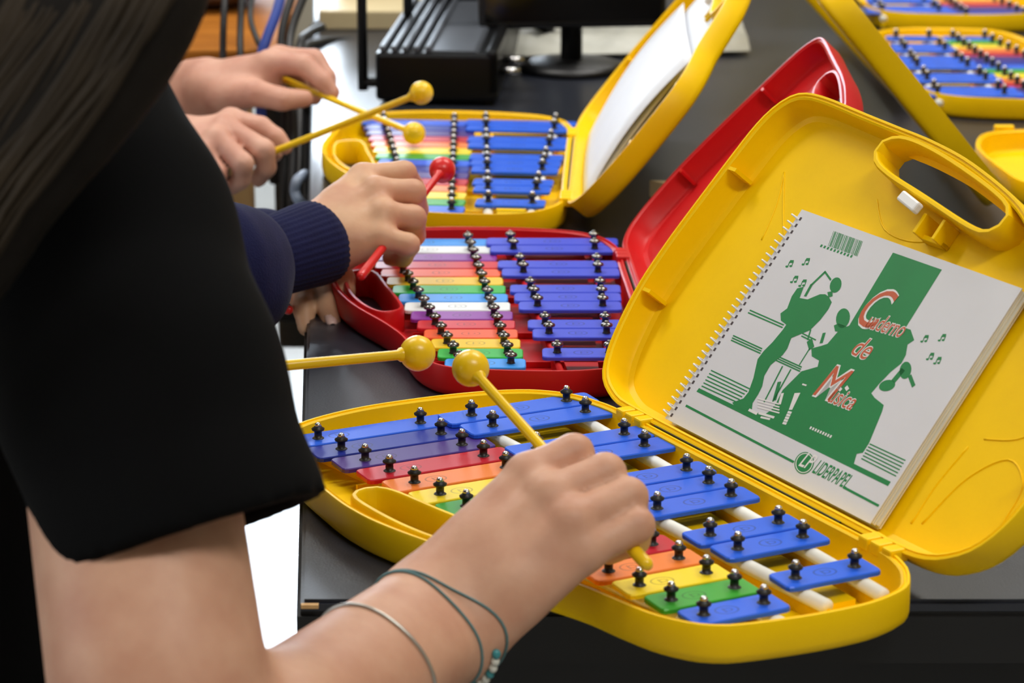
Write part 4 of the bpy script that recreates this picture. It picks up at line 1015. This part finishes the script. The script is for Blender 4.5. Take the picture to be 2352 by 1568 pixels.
# sweatshirt with ribbed cuffs
lo, hi = bounds([SH2, SH2b, E2, W2, W2b, E2b, nk2 - Vector((0, 0, .5))], .12)
fl = Field(lo, hi, .0045)
cA, cB = PX(628, 590, 1.675), PX(728, 556, 1.71)
s0, s1, s2 = PX(330, 640, 1.60), PX(500, 622, 1.645), PX(575, 612, 1.665)
fl.cone(E2, s1, RPX(170, 1.62), RPX(150, 1.65), .02); fl.cone(s1, s2, RPX(160, 1.65), RPX(100, 1.66), .015); fl.cone(PX(560, 560, 1.66), PX(580, 680, 1.645), RPX(72, 1.66), RPX(76, 1.65), .02)
fl.cone(E2, SH2, .058, .066, .02); fl.cone(E2b, PX(600, 600, 1.80), .05, .04, .02); fl.cone(E2b, SH2b, .058, .066, .02)
fl.cone(SH2, SH2b, .066, .066, .03); fl.cone(nk2 - Vector((0, 0, .06)), nk2 - Vector((0, 0, .48)), .105, .11, .03, flat=((1, 0, 0), 1.2)); fl.cone(nk2, nk2 - Vector((0, 0, .06)), .052, .075, .02)
sweat = fl.mesh('sweatshirt', NAVY, person2, 2); del fl
def cuff(a, b, r1, r2, nm, parent, m, across, n=160):
    """ribbed knitted tube, open at the hand end"""
    a, b = Vector(a), Vector(b); ax = (b - a).normalized(); x = Vector(across); x = (x - ax * x.dot(ax)).normalized(); y = ax.cross(x); V, Fc = [], []
    prof = [(0, r1 * .96, 0), (.15, r1 * 1.03, 1), (.5, (r1 + r2) / 2 * 1.02, 1), (.85, r2 * 1.02, 1), (.97, r2 * 1.0, 1), (1.0, r2 * .95, 0), (.97, r2 * .90, 0), (.6, r2 * .86, 0), (.2, r2 * .84, 0)]
    for t, r, rib in prof:
        for k in range(n):
            th = 2 * math.pi * k / n; rr = r + (.00035 * math.cos(k * math.pi / 2) if rib else 0)
            V.append(a + (b - a) * t + x * (rr * math.cos(th)) + y * (rr * .88 * math.sin(th)))
    for i in range(len(prof) - 1):
        for k in range(n): Fc.append((i * n + k, i * n + (k + 1) % n, (i + 1) * n + (k + 1) % n, (i + 1) * n + k))
    return mesh_obj(nm, V, Fc, m, parent, True)
cuff(PX(600, 598, 1.668), PX(738, 553, 1.712), RPX(92, 1.67), RPX(99, 1.71), 'ribbed_cuff', person2, NAVY, wv2)
trousers('trousers', nk2.x - .01, nk2.y, .52, person2)
fl = Field(*bounds([hc2], .13), .005); fl.ell(hc2 + Vector((-.018, 0, .035)), (.096, .084, .09)); fl.ell(hc2 + Vector((-.05, 0, -.03)), (.06, .082, .08), None, .03); fl.mesh('hair', HAIRD, person2, 2)

# ---- third person, furthest: two bare hands with yellow mallets
W3 = PX(476, 205, 2.255); E3 = PX(120, 260, 2.36); mc3 = P3([(618, 142, 2.222), (640, 132, 2.242), (640, 142, 2.262), (622, 166, 2.278)])
fg3 = [P3([(700, 150, 2.205), (742, 186, 2.200), (764, 212, 2.200)]), P3([(722, 138, 2.240), (750, 178, 2.236), (757, 214, 2.236)]), P3([(716, 152, 2.265), (732, 196, 2.258), (722, 226, 2.252)]), P3([(684, 190, 2.280), (700, 220, 2.275), (680, 236, 2.268)])]
th3 = P3([(518, 222, 2.225), (588, 214, 2.195), (648, 228, 2.190), (700, 226, 2.198)])
W3b = PX(425, 335, 2.125); E3b = PX(90, 430, 2.16); mc3b = P3([(530, 275, 2.130), (515, 292, 2.108), (498, 318, 2.092), (470, 352, 2.085)])
fg3b = [P3([(598, 292, 2.118), (634, 316, 2.115), (655, 338, 2.115)]), P3([(606, 345, 2.090), (612, 384, 2.098), (594, 412, 2.108)]), P3([(558, 376, 2.078), (554, 412, 2.088), (530, 432, 2.098)]), P3([(500, 398, 2.078), (500, 424, 2.088), (482, 438, 2.098)])]
th3b = P3([(470, 330, 2.145), (530, 338, 2.155), (585, 352, 2.150), (630, 352, 2.142)])
SH3 = PX(-300, -420, 2.16); SH3b = SH3 + Vector((0, .30, 0)); hc3 = SH3 + Vector((0, .15, .24)); nk3 = SH3 + Vector((-.02, .15, .04))
lo, hi = bounds([W3, E3, W3b, E3b, SH3, SH3b, hc3 + Vector((-.07, 0, .08))] + mc3 + th3 + sum(fg3, []) + mc3b + sum(fg3b, []), .06)
fl = Field(lo, hi, .0028)
wv3 = PX(476, 255, 2.25) - PX(476, 155, 2.26)
arm(fl, W3, E3, SH3b, wv3, 1.0); hand(fl, W3, mc3, fg3, th3, (0, 1, -.3), .0185, 1.02)
fl.cone(PX(520, 212, 2.24), PX(600, 190, 2.23), .023, .019, .014)
arm(fl, W3b, E3b, SH3, (0, .8, .6), .95); hand(fl, W3b, mc3b, fg3b, th3b, (0, -1, -.3), .0165, 1.0)
fl.cone(SH3, SH3b, .05, .05, .03); fl.cone(nk3 - Vector((0, 0, .04)), hc3 - Vector((0, 0, .06)), .042, .04, .02); head(fl, hc3, (1, .1, -.3))
person3 = fl.mesh('person', SKIN3); del fl
tag(person3, 'furthest person, two bare hands crossing yellow mallets over the far glockenspiel', 'person')
fl = Field(*bounds([SH3, SH3b, E3, E3b, nk3 - Vector((0, 0, .5))], .12), .005)
fl.cone(SH3, SH3b, .064, .064, .03); fl.cone(nk3 - Vector((0, 0, .06)), nk3 - Vector((0, 0, .5)), .10, .105, .03, flat=((1, 0, 0), 1.2)); fl.cone(nk3, nk3 - Vector((0, 0, .06)), .05, .07, .02)
fl.cone(SH3, E3b.lerp(W3b, .15), .06, .05, .02); fl.cone(SH3b, E3.lerp(W3, .15), .06, .05, .02)
fl.mesh('knit_top', WHITET, person3, 2); del fl
# knitted edging that shows beside the black shoulder
p = [PX(372, 30, 2.3), PX(377, 62, 2.3), PX(384, 95, 2.3), PX(392, 130, 2.3), PX(394, 150, 2.3)]
trim = []
for k, q in enumerate(resample([tuple(x) for x in p], 15, False)):
    V, Fc = lathe_data([(0, -.005), (.0035, -.0035), (.005, 0), (.0035, .0035), (0, .005)], 10, Matrix.Translation(Vector(q))); mesh_obj('knitted_bobble', V, Fc, WHITET, person3, True)
trousers('trousers', nk3.x - .01, nk3.y, .50, person3)
fl = Field(*bounds([hc3], .13), .005); fl.ell(hc3 + Vector((-.018, 0, .035)), (.096, .084, .09)); fl.ell(hc3 + Vector((-.05, 0, -.03)), (.06, .082, .08), None, .03); fl.mesh('hair', HAIRD, person3, 2)
